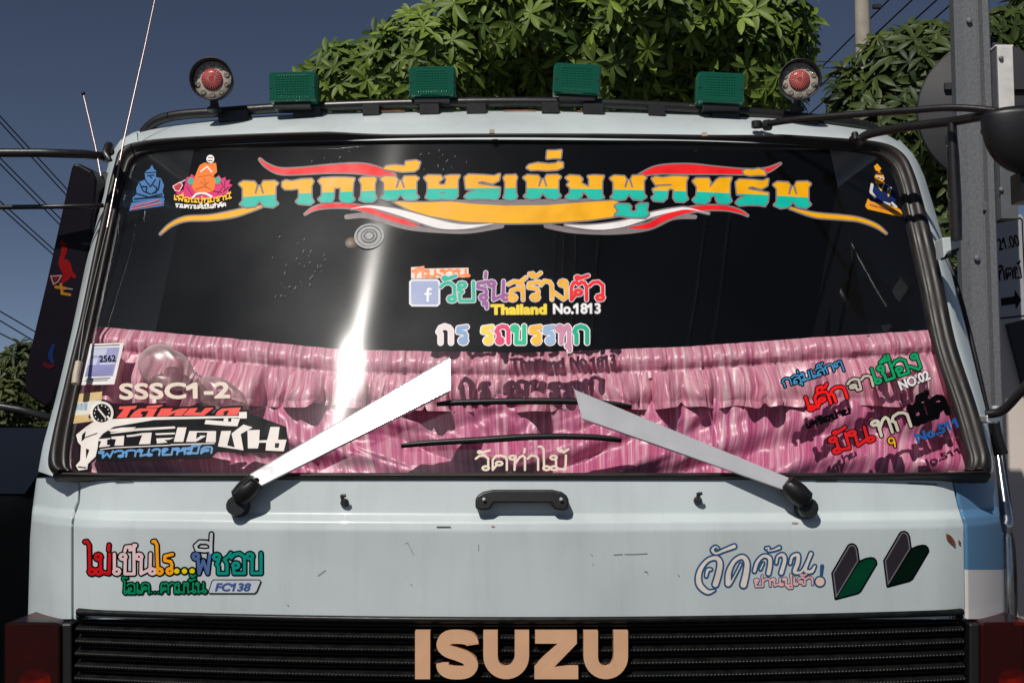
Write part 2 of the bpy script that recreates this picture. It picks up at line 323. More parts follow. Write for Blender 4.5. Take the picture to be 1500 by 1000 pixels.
# ------------------------------------------------------------------ flat art (vinyl lettering) cut from distance fields
def seg_dist(X, Y, a, b):
    ax, ay = a; bx, by = b; dx, dy = bx - ax, by - ay; L2 = dx * dx + dy * dy + 1e-12
    t = np.clip(((X - ax) * dx + (Y - ay) * dy) / L2, 0, 1)
    return np.hypot(X - ax - t * dx, Y - ay - t * dy)
class Art:
    def __init__(s, surf, nrm, step=0.5, base=0.0008):
        s.surf = surf; s.n = nrm; s.step = step; s.mb = MB(); s.k = 0; s.base = base
    def add(s, prims, color, grow=0.0, clip=None, m=None):
        """prims: ('s', pts, r) round stroke, ('v', (x,y,w) pts) tapering stroke, ('p', contours) area; clip(X,Y) keeps where < 0"""
        st = s.step; pad = max(grow, 0) + 2.5; bb = []
        for p in prims:
            if p[0] == 'p': q = np.concatenate([np.asarray(c, float) for c in p[1]]); r = 0
            else: q = np.asarray(p[1], float)[:, :2]; r = p[2] if p[0] == 's' else max(c[2] for c in p[1]) / 2
            bb.append((q[:, 0].min() - r, q[:, 1].min() - r, q[:, 0].max() + r, q[:, 1].max() + r))
        B = np.array(bb); x0 = B[:, 0].min() - pad; y0 = B[:, 1].min() - pad
        nx = int((B[:, 2].max() + pad - x0) / st) + 2; ny = int((B[:, 3].max() + pad - y0) / st) + 2
        gx = x0 + st * np.arange(nx); gy = y0 + st * np.arange(ny); D = np.full((ny, nx), 99.0)
        for p, b in zip(prims, bb):
            i0 = max(0, int((b[0] - pad - x0) / st)); i1 = min(nx, int((b[2] + pad - x0) / st) + 2)
            j0 = max(0, int((b[1] - pad - y0) / st)); j1 = min(ny, int((b[3] + pad - y0) / st) + 2)
            X, Y = np.meshgrid(gx[i0:i1], gy[j0:j1]); d = np.full(X.shape, 99.0)
            if p[0] == 's':
                q = p[1]
                for a, c in zip(q[:-1], q[1:]): d = np.minimum(d, seg_dist(X, Y, a, c))
                if len(q) == 1: d = np.hypot(X - q[0][0], Y - q[0][1])
                d = d - p[2]
            elif p[0] == 'v':
                q = cat(p[1], max(8, 14 * len(p[1])))
                for a in q: d = np.minimum(d, np.hypot(X - a[0], Y - a[1]) - max(a[2], 0.3) / 2)
            else:
                ins = np.zeros(X.shape, bool)
                for c in p[1]:
                    for a, e in zip(c, list(c[1:]) + [c[0]]):
                        d = np.minimum(d, seg_dist(X, Y, a, e))
                        if a[1] != e[1]:
                            cr = ((a[1] > Y) != (e[1] > Y)) & (X < (e[0] - a[0]) * (Y - a[1]) / (e[1] - a[1]) + a[0]); ins ^= cr
                d = np.where(ins, -d, d)
            D[j0:j1, i0:i1] = np.minimum(D[j0:j1, i0:i1], d)
        D = D - grow
        if clip is not None: X, Y = np.meshgrid(gx, gy); D = np.maximum(D, clip(X, Y))
        s._fill(D, x0, y0, st, m or vinyl(color))
        s.k += 1; return s
    def _fill(s, D, x0, y0, st, m):
        D = np.where(np.abs(D) < 1e-6, 1e-6, D); ins = D < 0
        code = ins[:-1, :-1] * 1 + ins[:-1, 1:] * 2 + ins[1:, 1:] * 4 + ins[1:, :-1] * 8
        T = {1: [(3, 0)], 2: [(0, 1)], 3: [(3, 1)], 4: [(1, 2)], 5: [(3, 0), (1, 2)], 6: [(0, 2)], 7: [(3, 2)], 8: [(2, 3)], 9: [(2, 0)], 10: [(0, 1), (2, 3)], 11: [(2, 1)], 12: [(1, 3)], 13: [(1, 0)], 14: [(0, 3)]}
        nxt = {}
        for j, i in np.argwhere((code > 0) & (code < 15)):
            E = [('h', j, i), ('w', j, i + 1), ('h', j + 1, i), ('w', j, i)]
            for a, b in T[int(code[j, i])]: nxt[E[a]] = E[b]
        def P(e):
            k, j, i = e
            if k == 'h': a, b = D[j, i], D[j, i + 1]; t = a / (a - b); return (x0 + (i + t) * st, y0 + j * st)
            a, b = D[j, i], D[j + 1, i]; t = a / (a - b); return (x0 + i * st, y0 + (j + t) * st)
        V = []; E = []; seen = set()
        for e in list(nxt):
            if e in seen: continue
            lp = []; c = e
            while c in nxt and c not in seen: seen.add(c); lp.append(P(c)); c = nxt[c]
            if len(lp) < 4: continue
            for _ in range(4):          # thin out points that lie on straight runs
                out = []; i = 0; n = len(lp)
                while i < n:
                    out.append(lp[i])
                    if i + 2 <= n - 1 and len(out) > 0:
                        a, b, d = lp[i], lp[i + 1], lp[i + 2]; L = math.hypot(d[0] - a[0], d[1] - a[1])
                        if L < 9 and abs((b[0] - a[0]) * (d[1] - a[1]) - (b[1] - a[1]) * (d[0] - a[0])) / (L + 1e-9) < 0.05: i += 2; continue
                    i += 1
                lp = out
            if len(lp) < 3: continue
            o = len(V); V += lp; E += [(o + i, o + (i + 1) % len(lp)) for i in range(len(lp))]
        if not V: return
        ny, nx = D.shape; sp = max(1, int(14 / st))
        for j in range(sp // 2, ny, sp):
            for i in range(sp // 2, nx, sp):
                if D[j, i] < -2.0: V.append((x0 + i * st, y0 + j * st))
        vo, _, fo, *_r = delaunay_2d_cdt([Vector(p) for p in V], E, [], 0, 1e-5)
        vo = np.array([(p[0], p[1]) for p in vo]); F = []
        for f in fo:
            c = vo[list(f)].mean(0); u = (c[0] - x0) / st; v = (c[1] - y0) / st
            i = int(min(max(u, 0), nx - 2)); j = int(min(max(v, 0), ny - 2)); u -= i; v -= j
            d = (D[j, i] * (1 - u) + D[j, i + 1] * u) * (1 - v) + (D[j + 1, i] * (1 - u) + D[j + 1, i + 1] * u) * v
            if d < 0: F.append(list(f))
        Q = on(vo[:, 0], vo[:, 1], s.surf) + s.n * (s.base + 0.00014 * s.k)
        s.mb.add(Q, F, m, False)
    def build(s, name, parent, label=None):
        o = s.mb.build(name, parent, recalc=False)
        if label: o['label'] = label
        return o
def zoomer(ox, oy, sc):
    return lambda *q: [(ox + a[0] / sc, oy + a[1] / sc) + ((a[2] / sc,) if len(a) > 2 else ()) for a in q]
def circ(cx, cy, r, n=20, ry=None):
    return [(cx + r * math.cos(t), cy + (ry or r) * math.sin(t)) for t in np.linspace(0, 2 * math.pi, n, endpoint=False)]

# a looped Thai stroke alphabet: consonants are 1 high, 'O' entries are the head loops
def O(x, y, r=0.135): return [(x + r * math.cos(t), y + r * math.sin(t)) for t in np.linspace(0, 2 * math.pi, 9)]
DD = [(.08, 0), (.08, .7), (.2, .95), (.4, 1), (.6, .9), (.65, .7), (.65, 0)]
LL = [[(.05, .85), (.25, 1), (.5, .95), (.6, .75), (.6, 0)], [(.6, .5), (.4, .62), (.16, .5), (.12, .25)], O(.2, .12)]
TH = {
 'ก': (.7, [[(.1, 0), (.1, .52), (0, .66), (.1, .9), (.3, 1), (.5, .92), (.6, .75), (.6, 0)]]),
 'ข': (.7, [O(.13, .85), [(.24, .82), (.22, .62), (.12, .5), (.2, .36), (.2, 0), (.6, 0), (.6, 1)]]),
 'ค': (.75, [DD, O(.34, .5), [(.25, .42), (.09, .1)]]),
 'ง': (.55, [O(.33, .87), [(.44, .85), (.46, .12), (.34, 0), (0, .36)]]),
 'จ': (.62, [[(0, .72), (.14, .95), (.32, 1), (.5, .85), (.5, 0), (.34, 0), (.3, .3)], O(.2, .4)]),
 'ช': (.76, [O(.13, .83), [(.24, .78), (.2, .58), (.12, .46), (.2, .34), (.2, 0), (.58, 0), (.58, .5), (.46, .7), (.62, .82), (.74, 1.02)]]),
 'ด': (.76, [DD, O(.34, .45), [(.25, .36), (.08, 0)]]),
 'ต': (.76, [[(.08, 0), (.08, .7), (.16, .95), (.27, 1), (.36, .86), (.46, 1), (.58, .95), (.65, .72), (.65, 0)], O(.34, .42), [(.25, .34), (.08, 0)]]),
 'ถ': (.7, [[(.6, 0), (.6, .75), (.5, .95), (.3, 1), (.1, .9), (0, .68), (.12, .54), (.1, .24)], O(.17, .12)]),
 'ท': (.73, [O(.12, .86), [(.22, .82), (.2, 0)], [(.2, .4), (.42, .9), (.54, 1), (.62, .86), (.62, 0)]]),
 'น': (.82, [O(.12, .86), [(.22, .82), (.2, 0), (.58, .22)], [(.62, 1), (.6, .16)], O(.7, .12)]),
 'บ': (.7, [O(.12, .86), [(.22, .82), (.2, 0), (.6, 0), (.6, 1)]]),
 'ป': (.7, [O(.12, .86), [(.22, .82), (.2, 0), (.6, 0), (.6, 1.45)]]),
 'พ': (.84, [O(.1, .86), [(.2, .82), (.24, 0), (.44, .65), (.64, 0), (.74, 1)]]),
 'ม': (.72, [O(.12, .86), [(.22, .82), (.22, .2)], O(.14, .12), [(.25, .1), (.6, .02), (.62, 1)]]),
 'ย': (.7, [O(.18, .86), [(.08, .8), (.04, .62), (.2, .5), (.08, .36), (.1, 0), (.6, 0), (.6, 1)]]),
 'ร': (.56, [[(.5, .96), (.12, .88), (.1, .66), (.4, .6), (.46, .45), (.44, .2)], O(.34, .12)]),
 'ล': (.72, LL), 'ส': (.72, LL + [[(.42, .86), (.72, 1.2)]]),
 'ว': (.6, [[(0, .78), (.14, .97), (.34, 1), (.5, .8), (.5, .2)], O(.4, .12)]),
 'ห': (.74, [O(.12, .86), [(.22, .82), (.2, 0)], [(.2, .42), (.44, .62), (.62, .44), (.62, 0)], O(.56, .82)]),
 'อ': (.7, [[(0, .78), (.14, .96), (.38, 1), (.58, .82), (.58, 0), (.12, 0), (.1, .25)], O(.2, .4)]),
 'เ': (.36, [[(.1, 1), (.1, .2)], O(.2, .12)]), 'า': (.52, [[(0, .78), (.14, 1), (.34, .95), (.42, .78), (.42, 0)]]),
 'แ': (.68, [[(.1, 1), (.1, .2)], O(.2, .12), [(.44, 1), (.44, .2)], O(.54, .12)]),
 'ไ': (.4, [[(-.08, 1.62), (.02, 1.64), (.12, 1.45), (.14, .2)], O(.24, .12)]),
 'โ': (.42, [[(.42, 1.55), (.08, 1.6), (.06, 1.4), (.22, 1.2), (.18, .2)], O(.28, .12)]),
 'ๆ': (.72, [[(0, .78), (.14, .96), (.3, .8), (.4, 1), (.56, .9), (.58, -.35)], O(.14, .5)]),
 ' ': (.5, []), '.': (.26, [[(.1, .06), (.1, .061)]]),
 'ั': (0, [O(-.44, 1.24, .07), [(-.38, 1.2), (-.04, 1.36)]]), 'ิ': (0, [[(-.52, 1.18), (-.3, 1.36), (-.08, 1.18), (-.52, 1.18)]]),
 'ี': (0, [[(-.52, 1.18), (-.3, 1.36), (-.08, 1.2), (-.52, 1.18)], [(-.07, 1.18), (-.07, 1.48)]]),
 'ื': (0, [[(-.52, 1.18), (-.3, 1.36), (-.08, 1.2), (-.52, 1.18)], [(-.07, 1.18), (-.07, 1.48)], [(-.22, 1.34), (-.22, 1.5)]]),
 'ุ': (0, [O(-.17, -.2, .06), [(-.08, -.18), (-.08, -.45)]]), 'ู': (0, [O(-.36, -.2, .06), [(-.3, -.22), (-.3, -.42), (-.06, -.42), (-.06, -.18)]]),
 '็': (0, [[(-.5, 1.15), (-.45, 1.35), (-.25, 1.38), (-.28, 1.2), (-.15, 1.24), (-.02, 1.44)]]),
 '่': (0, [[(-.14, 1.2), (-.12, 1.46)]]), '้': (0, [[(-.42, 1.4), (-.32, 1.26), (-.3, 1.42), (-.2, 1.22), (0, 1.44)]]),
 '์': (0, [O(-.2, 1.28, .07), [(-.14, 1.32), (0, 1.5)]]), 'ำ': (.52, [O(-.12, 1.25, .09), [(0, .78), (.14, 1), (.34, .95), (.42, .78), (.42, 0)]]),
}
def thai_w(t): return sum(TH[c][0] for c in t)
def thai(text, p0, p1, h, wt, shear=0.0, up=0.34, cols=None):
    """strokes of a Thai text whose base line runs p0 -> p1 (photo pixels), consonants h high; one list per character"""
    p0 = np.asarray(p0, float); p1 = np.asarray(p1, float); d = p1 - p0; L = np.linalg.norm(d); e = d / L; nrm = np.array([e[1], -e[0]])
    sx = L / (thai_w(text) - .1); x = 0.0; out = []; prev = ''
    for c in text:
        adv, st = TH[c]; dy = up if c in '่้์' and prev in 'ิีืั' else 0.0; res = []
        for q in st:
            res.append(('s', [tuple(p0 + e * ((x + a) * sx + shear * (b + dy) * h) + nrm * (b + dy) * h) for a, b in q], wt))
        out.append(res); x += adv; prev = c
    return out
_glyph = {}
def latin(text, p0, p1, h, shear=0.0, capH=0.727):
    """outlines of a Latin text in Blender's own font fitted to the base line p0 -> p1, capitals h high"""
    if text not in _glyph:
        c = bpy.data.curves.new('t', 'FONT'); c.body = text; c.resolution_u = 4; o = bpy.data.objects.new('t', c); COL.objects.link(o)
        me = o.to_mesh(); V = np.array([v.co[:2] for v in me.vertices]); cnt = {}
        for p in me.polygons:
            for k in p.edge_keys: cnt[k] = cnt.get(k, 0) + 1
        adj = {}
        for (a, b), n in cnt.items():
            if n == 1: adj.setdefault(a, []).append(b); adj.setdefault(b, []).append(a)
        loops = []; seen = set()
        for a in adj:
            if a in seen: continue
            lp = [a]; seen.add(a); c_ = a
            while True:
                nx = [b for b in adj[c_] if b not in seen]
                if not nx: break
                c_ = nx[0]; seen.add(c_); lp.append(c_)
            if len(lp) > 2: loops.append([tuple(V[i]) for i in lp])
        o.to_mesh_clear(); bpy.data.objects.remove(o); bpy.data.curves.remove(c); _glyph[text] = loops
    lo = _glyph[text]
    if text != 'Thailand':
        fix = []
        for l in lo:
            q = np.array(l); w_, h_ = np.ptp(q[:, 0]), np.ptp(q[:, 1])
            if h_ > .6 and w_ < .25 * h_ and len(l) < 9:
                xa, xb, ya, yb = q[:, 0].min(), q[:, 0].max(), q[:, 1].min(), q[:, 1].max()
                l = [(xa, ya), (xb, ya), (xb, yb), (xa + .02, yb), (xa - .2, yb - .17), (xa - .2, yb - .30), (xa, yb - .19)]
            fix.append(l)
        lo = fix
    A = np.array([q for l in lo for q in l]); x0, x1 = A[:, 0].min(), A[:, 0].max()
    p0 = np.asarray(p0, float); p1 = np.asarray(p1, float); d = p1 - p0; L = np.linalg.norm(d); e = d / L; nrm = np.array([e[1], -e[0]])
    return ('p', [[tuple(p0 + e * ((a - x0) / (x1 - x0) * L + shear * b / capH * h) + nrm * b / capH * h) for a, b in l] for l in lo])
def flat(g): return [p for c in g for p in c]

# ================================================================== SETTING
g = MB(); g.add([(-900, -900, 0), (900, -900, 0), (900, 900, 0), (-900, 900, 0)], [[0, 1, 2, 3]], M['asphalt'], False)
tag(g.build('ground', None), kind='structure', label='grey asphalt ground under the truck')

# ================================================================== TRUCK
truck = empty('truck', (XC, 0.8, 0)); tag(truck, 'pale blue-white truck cab seen head on, covered in colourful vinyl lettering', 'truck')

# ---- front panel, corner panels
def panel(Lx, Rx, ys, m, mb, nx=60):
    """Lx/Rx: px edge as (y, x) tables"""
    yy = np.array(ys, float); l = np.interp(yy, *zip(*Lx)); r = np.interp(yy, *zip(*Rx)); u = np.linspace(0, 1, nx)
    X = l[:, None] * (1 - u) + r[:, None] * u; Y = yy[:, None] + 0 * X
    P = on(X.ravel(), Y.ravel(), front).reshape(len(yy), nx, 3); mb.grid(P, m); return P
def fold(a, b, s=4): return list(np.arange(a, b, s)) + [b]
YS = fold(699, 906, 2.5)
LS = [(699, 119), (735, 117), (752, 111), (766, 108), (906, 108)]; RS = [(699, 1393), (740, 1402), (768, 1411), (906, 1413)]
b = MB(); P = panel(LS, RS, YS, M['paint'], b, 90)
for side in (P[:, 0], P[:, -1]): b.grid(np.stack([side, side + [0, 0.03, 0]], 1), M['paint'])
b.grid(np.stack([P[-1], P[-1] + [0, 0.03, 0.0]], 0), M['paint'])
front_o = b.build('front_panel', truck)
LO = [(690, 56), (705, 53), (750, 47), (790, 44), (906, 41)]; RO = [(690, 1456), (705, 1458), (755, 1464), (790, 1470), (906, 1472)]
def corner(outer, seam, ys, m, mb, sgn):
    yy = np.array(ys, float); o = np.interp(yy, *zip(*outer)); s = np.interp(yy, *zip(*seam)) + sgn * 3.2
    u = np.linspace(0, 1, 16); X = s[:, None] * (1 - u) + o[:, None] * u; Y = yy[:, None] + 0 * X
    P = on(X.ravel(), Y.ravel(), front).reshape(len(yy), 16, 3)
    e = P[:, -1:]; more = [e + [sgn * 0.004, 0.012, 0], e + [sgn * 0.006, 0.03, 0], e + [sgn * 0.006, 0.25, 0]]
    first = P[:, :1] + [0, 0.03, 0]
    mb.grid(np.concatenate([first, P] + more, 1), m)
b = MB(); corner(LO, LS, fold(700, 906, 2.5), M['paint'], b, -1); b.build('corner_panel', truck)
b = MB(); corner(RO, RS, fold(704, 834, 2.5), M['blue'], b, 1); corner(RO, RS, fold(834.05, 906, 2.5), M['white'], b, 1)
corner(RO, RS, fold(690, 704, 2.5), M['beige'], b, 1)
o = b.build('corner_panel', truck); o['label'] = 'corner panel painted blue above and white below'

# pressed swage lines framing the corner panel and the strip over the front
# ---- windshield rubber and glass
PAIR = [((110, 702), (122, 693)), ((84, 698), (106, 690)), ((73, 682), (100, 680)), ((78, 650), (101, 650)), ((92, 590), (110, 600)), ((118, 480), (135, 485)),
 ((139, 380), (156, 385)), ((157, 300), (173, 305)), ((169, 250), (187, 254)), ((178, 226), (198, 234)), ((203, 216), (230, 224)), ((260, 210), (300, 218)),
 ((400, 204), (430, 212)), ((600, 200), (600, 209)), ((763, 199), (763, 208)), ((930, 200), (930, 210)), ((1100, 204), (1090, 213)), ((1230, 211), (1200, 219)),
 ((1290, 217), (1270, 226)), ((1320, 231), (1302, 240)), ((1338, 262), (1317, 268)), ((1357, 325), (1331, 330)), ((1378, 410), (1350, 415)), ((1398, 505), (1370, 512)),
 ((1427, 595), (1398, 597)), ((1443, 650), (1413, 650)), ((1450, 680), (1419, 676)), ((1444, 697), (1413, 689)), ((1415, 702), (1395, 693)), ((1100, 702), (1100, 693)),
 ((763, 702), (763, 693)), ((400, 702), (400, 693))]
NO = 320
PO = cat([p[0] for p in PAIR], NO, True); PI = cat([p[1] for p in PAIR], NO, True)
A = on(PO[:, 0], PO[:, 1], glass); Bn = on(PI[:, 0], PI[:, 1], glass)
wind = MB()
# glass: concentric rings toward the centre
cen = np.array([763, 470.0]); rings = []
for s in np.linspace(0, 1, 30):
    q = (PO * 0.35 + PI * 0.65) * (1 - s) + cen * s
    rings.append(on(q[:, 0], q[:, 1], glass))
wind.grid(np.array(rings), M['glass'], closed_u=True)
wo = wind.build('windshield', truck); wo['label'] = 'wide dusty windshield with wiper scratches'
sl = MB(); rows = []
for s, h in ((-0.10, -0.02), (0, 0.010), (0.12, 0.022), (0.3, 0.030), (0.5, 0.031), (0.68, 0.024), (0.8, 0.012), (0.86, 0.013), (1, 0.009), (1.06, 0.001)):
    q = A * (1 - s) + Bn * s; rows.append(q + GN * h * np.clip(np.linalg.norm(A - Bn, axis=1) / 0.034, 0.35, 1.1)[:, None])
sl.grid(np.array(rows), M['rubber'], closed_u=True); sl.build('window_seal', truck)

# ---- cab body: pillars, roof, sides, back
cb = MB()
idxL = [i for i in range(NO)]
SILL = [(56, 690), (62, 655), (80, 590), (104, 490), (125, 390), (142, 310), (153, 262), (163, 225), (178, 203), (200, 193)]
SEAL = [(80, 698), (74, 684), (92, 590), (118, 480), (139, 380), (157, 300), (164, 270), (170, 247), (178, 226), (203, 216)]
SILR = [(1456, 690), (1453, 655), (1444, 600), (1421, 510), (1400, 425), (1380, 345), (1367, 300), (1354, 258), (1340, 228), (1318, 205)]
SEAR = [(1444, 697), (1450, 682), (1428, 598), (1399, 508), (1379, 412), (1360, 335), (1349, 298), (1339, 264), (1325, 238), (1292, 217)]
def pillar(sil, seal, sgn):
    S = lerpline(sil, 40); E = lerpline(seal, 40); cols = []
    for s in (-0.4, 0, 0.25, 0.5, 0.75, 0.92, 1.0):
        q = E * (1 - s) + S * s
        dd = 0.0 if s < 0 else 0.075 * s ** 2.2
        cols.append(on(q[:, 0], q[:, 1], lambda x, z, d=dd: glass(x, z) + d - 0.008))
    cols.append(cols[-1] + [sgn * 0.004, 0.03, 0]); cols.append(cols[-1] + [0, 0.9, 0]); 
    cb.grid(np.array(cols), M['paint'])
pillar(SILL, SEAL, -1); pillar(SILR, SEAR, 1)
UP = [(172, 212), (186, 200), (203, 192), (250, 184), (333, 174), (420, 168), (500, 165), (650, 162), (763, 161), (900, 163), (1000, 166), (1100, 169), (1160, 173), (1240, 184), (1290, 194), (1326, 214)]
LW = [(166, 262), (176, 232), (203, 217), (260, 211), (333, 208), (420, 204), (500, 202), (650, 200), (763, 200), (900, 201), (1000, 202), (1100, 205), (1160, 208), (1230, 212), (1290, 218), (1334, 254)]
U_ = cat(UP, 140); W_ = cat(LW, 140); rows = []
for s in np.linspace(-0.12, 1, 14):
    q = W_ * (1 - s) + U_ * s; dd = 0.13 * max(s, 0) ** 2 - 0.012
    rows.append(on(q[:, 0], q[:, 1], lambda x, z, d=dd: glass(x, z) + d))
rows.append(rows[-1] + [0, 0.10, 0.012]); rows.append(rows[-1] + [0, 1.3, 0.02])
cb.grid(np.array(rows), M['paint'])
# shell below: sides, back, skirt under the grille
xl, xr = XC - 1.03, XC + 1.03
cb.add([(xl, 0.35, 0.45), (xl, 1.9, 0.45), (xl, 1.9, 1.6), (xl, 0.35, 1.6)], [[0, 1, 2, 3]], M['paint'], False)
cb.add([(xr, 0.35, 0.45), (xr, 1.9, 0.45), (xr, 1.9, 1.6), (xr, 0.35, 1.6)], [[0, 1, 2, 3]], M['paint'], False)
cb.add([(xl, 1.9, 0.45), (xr, 1.9, 0.45), (xr, 1.9, 2.5), (xl, 1.9, 2.5)], [[0, 1, 2, 3]], M['paint'], False)
cb.add([(xl, 0.02, 0.4), (xr, 0.02, 0.4), (xr, 0.02, 1.0), (xl, 0.02, 1.0)], [[0, 1, 2, 3]], M['paint'], False)
cb.build('cab_body', truck)
# ---- dark cab inside
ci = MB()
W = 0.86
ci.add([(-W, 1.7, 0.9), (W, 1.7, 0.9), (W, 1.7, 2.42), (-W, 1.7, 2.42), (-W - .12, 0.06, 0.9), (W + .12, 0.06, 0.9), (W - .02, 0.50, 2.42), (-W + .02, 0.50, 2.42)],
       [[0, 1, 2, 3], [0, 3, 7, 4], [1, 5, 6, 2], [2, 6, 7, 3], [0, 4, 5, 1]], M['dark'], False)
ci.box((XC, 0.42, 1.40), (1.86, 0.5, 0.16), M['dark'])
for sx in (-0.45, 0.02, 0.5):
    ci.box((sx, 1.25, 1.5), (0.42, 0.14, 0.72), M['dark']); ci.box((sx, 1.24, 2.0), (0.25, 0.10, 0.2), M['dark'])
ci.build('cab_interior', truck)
st = MB(); c0 = np.array([0.42, 0.62, 1.72]); ax = np.array([0, -0.5, 0.85]); ax /= np.linalg.norm(ax)
u1 = np.array([1.0, 0, 0]); u2 = np.cross(ax, u1)
st.tube([c0 + 0.22 * (math.cos(t) * u1 + math.sin(t) * u2) for t in np.linspace(0, 2 * math.pi, 33)], 0.014, M['black'], 8)
st.tube([c0, c0 - ax * 0.3], 0.03, M['black'], 8); st.tube([c0 - u1 * 0.21, c0 + u1 * 0.21], 0.012, M['black'], 6)
st.build('steering_wheel', truck)

# ---- grille with ribbed and hatched slats, badge
gr = MB(); nx = 2400; X = np.linspace(-0.962, 0.995, nx)
ztop = at(763, 905, -0.02)[2]; dz_r = 18.2 * pxm(-0.02); rows = []; nrib = 8; per = 10
for k in range(nrib * per + 1):
    v = k / per; ph = v % 1; z = ztop - 0.006 - v * dz_r
    pr = math.sin(math.pi * min(ph / 0.72, 1)) if ph < 0.72 else 0.0
    y = 0.035 - 0.030 * pr ** 0.7 + 0.11 * (X - XC) ** 2 - 0.02
    ht = 0.0024 * np.sin(2 * math.pi * (X + 0.75 * ((k % per) * dz_r / per)) / 0.0078) * (pr > 0.1)
    rows.append(np.stack([X, y - ht * pr, np.full(nx, z)], -1))
gr.grid(np.array(rows), M['grille'])
lip = [[(x, 0.11 * (x - XC) ** 2 - 0.02 + dy, ztop + dz) for x in np.linspace(-0.957, 0.992, 50)] for dy, dz in ((0.04, 0.004), (-0.004, 0.003), (-0.008, -0.003), (-0.004, -0.010), (0.03, -0.012))]
gr.grid(lip, M['grille'])
gr.box((XC, 0.16, ztop - 0.25), (1.98, 0.02, 0.6), M['grille'])
gro = gr.build('grille', truck); gro['label'] = 'black ribbed grille carrying the tan maker lettering'
def arcpts(cx, cy, rx, ry, a0, a1, n=14): return [(cx + rx * math.cos(R(a)), cy + ry * math.sin(R(a))) for a in np.linspace(a0, a1, n)]
T, Bm = 924, 994
def letterU(x0, x1, w=21):
    c = (x0 + x1) / 2; r = (x1 - x0) / 2
    return [(x0, T), (x0 + w, T)] + arcpts(c, Bm - r, r - w, r - w * 0.85, 180, 0, 12) + [(x1 - w, T), (x1, T)] + arcpts(c, Bm - r, r, r, 0, 180, 16)
def strip_poly(pl, wd):
    P = cat(pl, 60); d = np.gradient(P, axis=0); d /= np.linalg.norm(d, axis=1)[:, None]; n = np.stack([-d[:, 1], d[:, 0]], -1) * wd / 2
    return list(map(tuple, P + n)) + list(map(tuple, (P - n)[::-1]))
LET = [[(608, T), (630, T), (630, Bm), (608, Bm)],
       strip_poly([(692, 944), (690, 937), (681, 934), (670, 933), (658, 934), (650, 939), (649, 946), (656, 953), (670, 958), (684, 964), (691, 972), (688, 980), (681, 984), (670, 985), (658, 984), (650, 979), (648, 972)], 18.5),
       letterU(708, 775), [(784, T), (845, T), (845, 942), (812, 976), (847, 976), (847, Bm), (783, Bm), (783, 977), (817, 942), (784, 942)], letterU(855, 920)]
bd = MB()
for lp in LET: bd.prism(on(*np.array(lp, float).T, lambda x, z: -0.032 + 0.11 * (x - XC) ** 2), (0, 0.024, 0), M['tan'])
bo = bd.build('badge_lettering', gro, bevel=0.0012); bo['label'] = 'tan block letters ISUZU'

# ---- corner lamps beside the grille
def corner_lamp(x0, x1, y0, y1, sgn):
    lm = MB(); yd = 0.085
    L = [(x0, y0 + 4), (x0 + 5, y0), (x1 - 5, y0), (x1, y0 + 4), (x1, y1), (x0, y1)]
    F = on(*np.array(L, float).T, lambda x, z: yd + 0 * x); lm.prism(F, (0, 0.16, 0), M['amber'])
    o = lm.build('corner_lamp', truck, bevel=0.008, seg=3)
    inn = MB(); G4 = [(x0 + 4, y0 + 4), (x1 - 4, y0 + 4), (x1 - 4, y1), (x0 + 4, y1)]
    inn.add(on(*np.array(G4, float).T, lambda x, z: yd + 0.075 + 0 * x), [[0, 1, 2, 3]], M['lampback'], False); inn.build('lamp_back', o)
    h = MB(); hub = at((x0 + x1) / 2 + 6, y1 - 34, yd + 0.05)
    h.lathe(hub, (0, -1, 0.15), [(-0.02, 0.0), (-0.018, 0.012), (-0.006, 0.026), (0.006, 0.036)], M['orange'], 24, 0.7)
    h.build('reflector', o)
    k = MB(); a = (x1 + 1 if sgn < 0 else x0 - 17); B4 = [(a, y0 + 2), (a + 16, y0 + 2), (a + 16, y1), (a, y1)]
    k.prism(on(*np.array(B4, float).T, lambda x, z: yd + 0.01 + 0 * x), (0, 0.1, 0), M['black']); k.build('lamp_housing', o, bevel=0.004)
corner_lamp(5, 88, 911, 1030, -1); corner_lamp(1437, 1520, 911, 1030, 1)

# ---- grab handle, washer nozzles
hd = MB()
OUT = [(697, 730), (700, 724), (708, 719), (722, 716), (808, 716), (822, 719), (829, 724), (832, 730), (832, 742), (826, 746), (812, 744), (806, 735), (724, 735), (718, 744), (703, 746), (697, 742)]
bar = on(*np.array(OUT, float).T, front); hd.prism(bar + [0, -0.034, 0], (0, 0.016, 0), M['black'])
for lp in ([(697, 730), (703, 722), (722, 724), (724, 736), (717, 745), (703, 746), (697, 742)], [(807, 724), (826, 722), (832, 730), (832, 742), (826, 746), (812, 745), (805, 736)]):
    F = on(*np.array(lp, float).T, front); hd.prism(F + [0, -0.033, 0], (0, 0.04, 0), M['black'])
ho = hd.build('grab_handle', truck, bevel=0.004, seg=3)
for px in (709, 822): sc = MB(); sc.lathe(at(px, 731, -0.046), (0, -1, 0), [(0, 0.004), (0.002, 0.0035), (0.003, 0)], M['steel'], 12); sc.build('screw', ho)
for px, py in ((505, 736), (1022, 733)):
    n = MB(); p = on(np.array([px + 0.0]), np.array([py + 0.0]), front)[0]
    n.lathe(p, (0, -1, 0.1), [(-0.004, 0.010), (0.006, 0.009), (0.012, 0.006), (0.016, 0.0)], M['black'], 14)
    n.tube([p + [0, -0.01, 0.0], p + [-0.002, -0.022, 0.012], p + [0, -0.026, 0.017]], 0.0045, M['black'], 8)
    n.tube([p + [-0.006, -0.024, 0.015], p + [0.006, -0.024, 0.017]], 0.0035, M['black'], 8)
    n.build('washer_nozzle', truck)

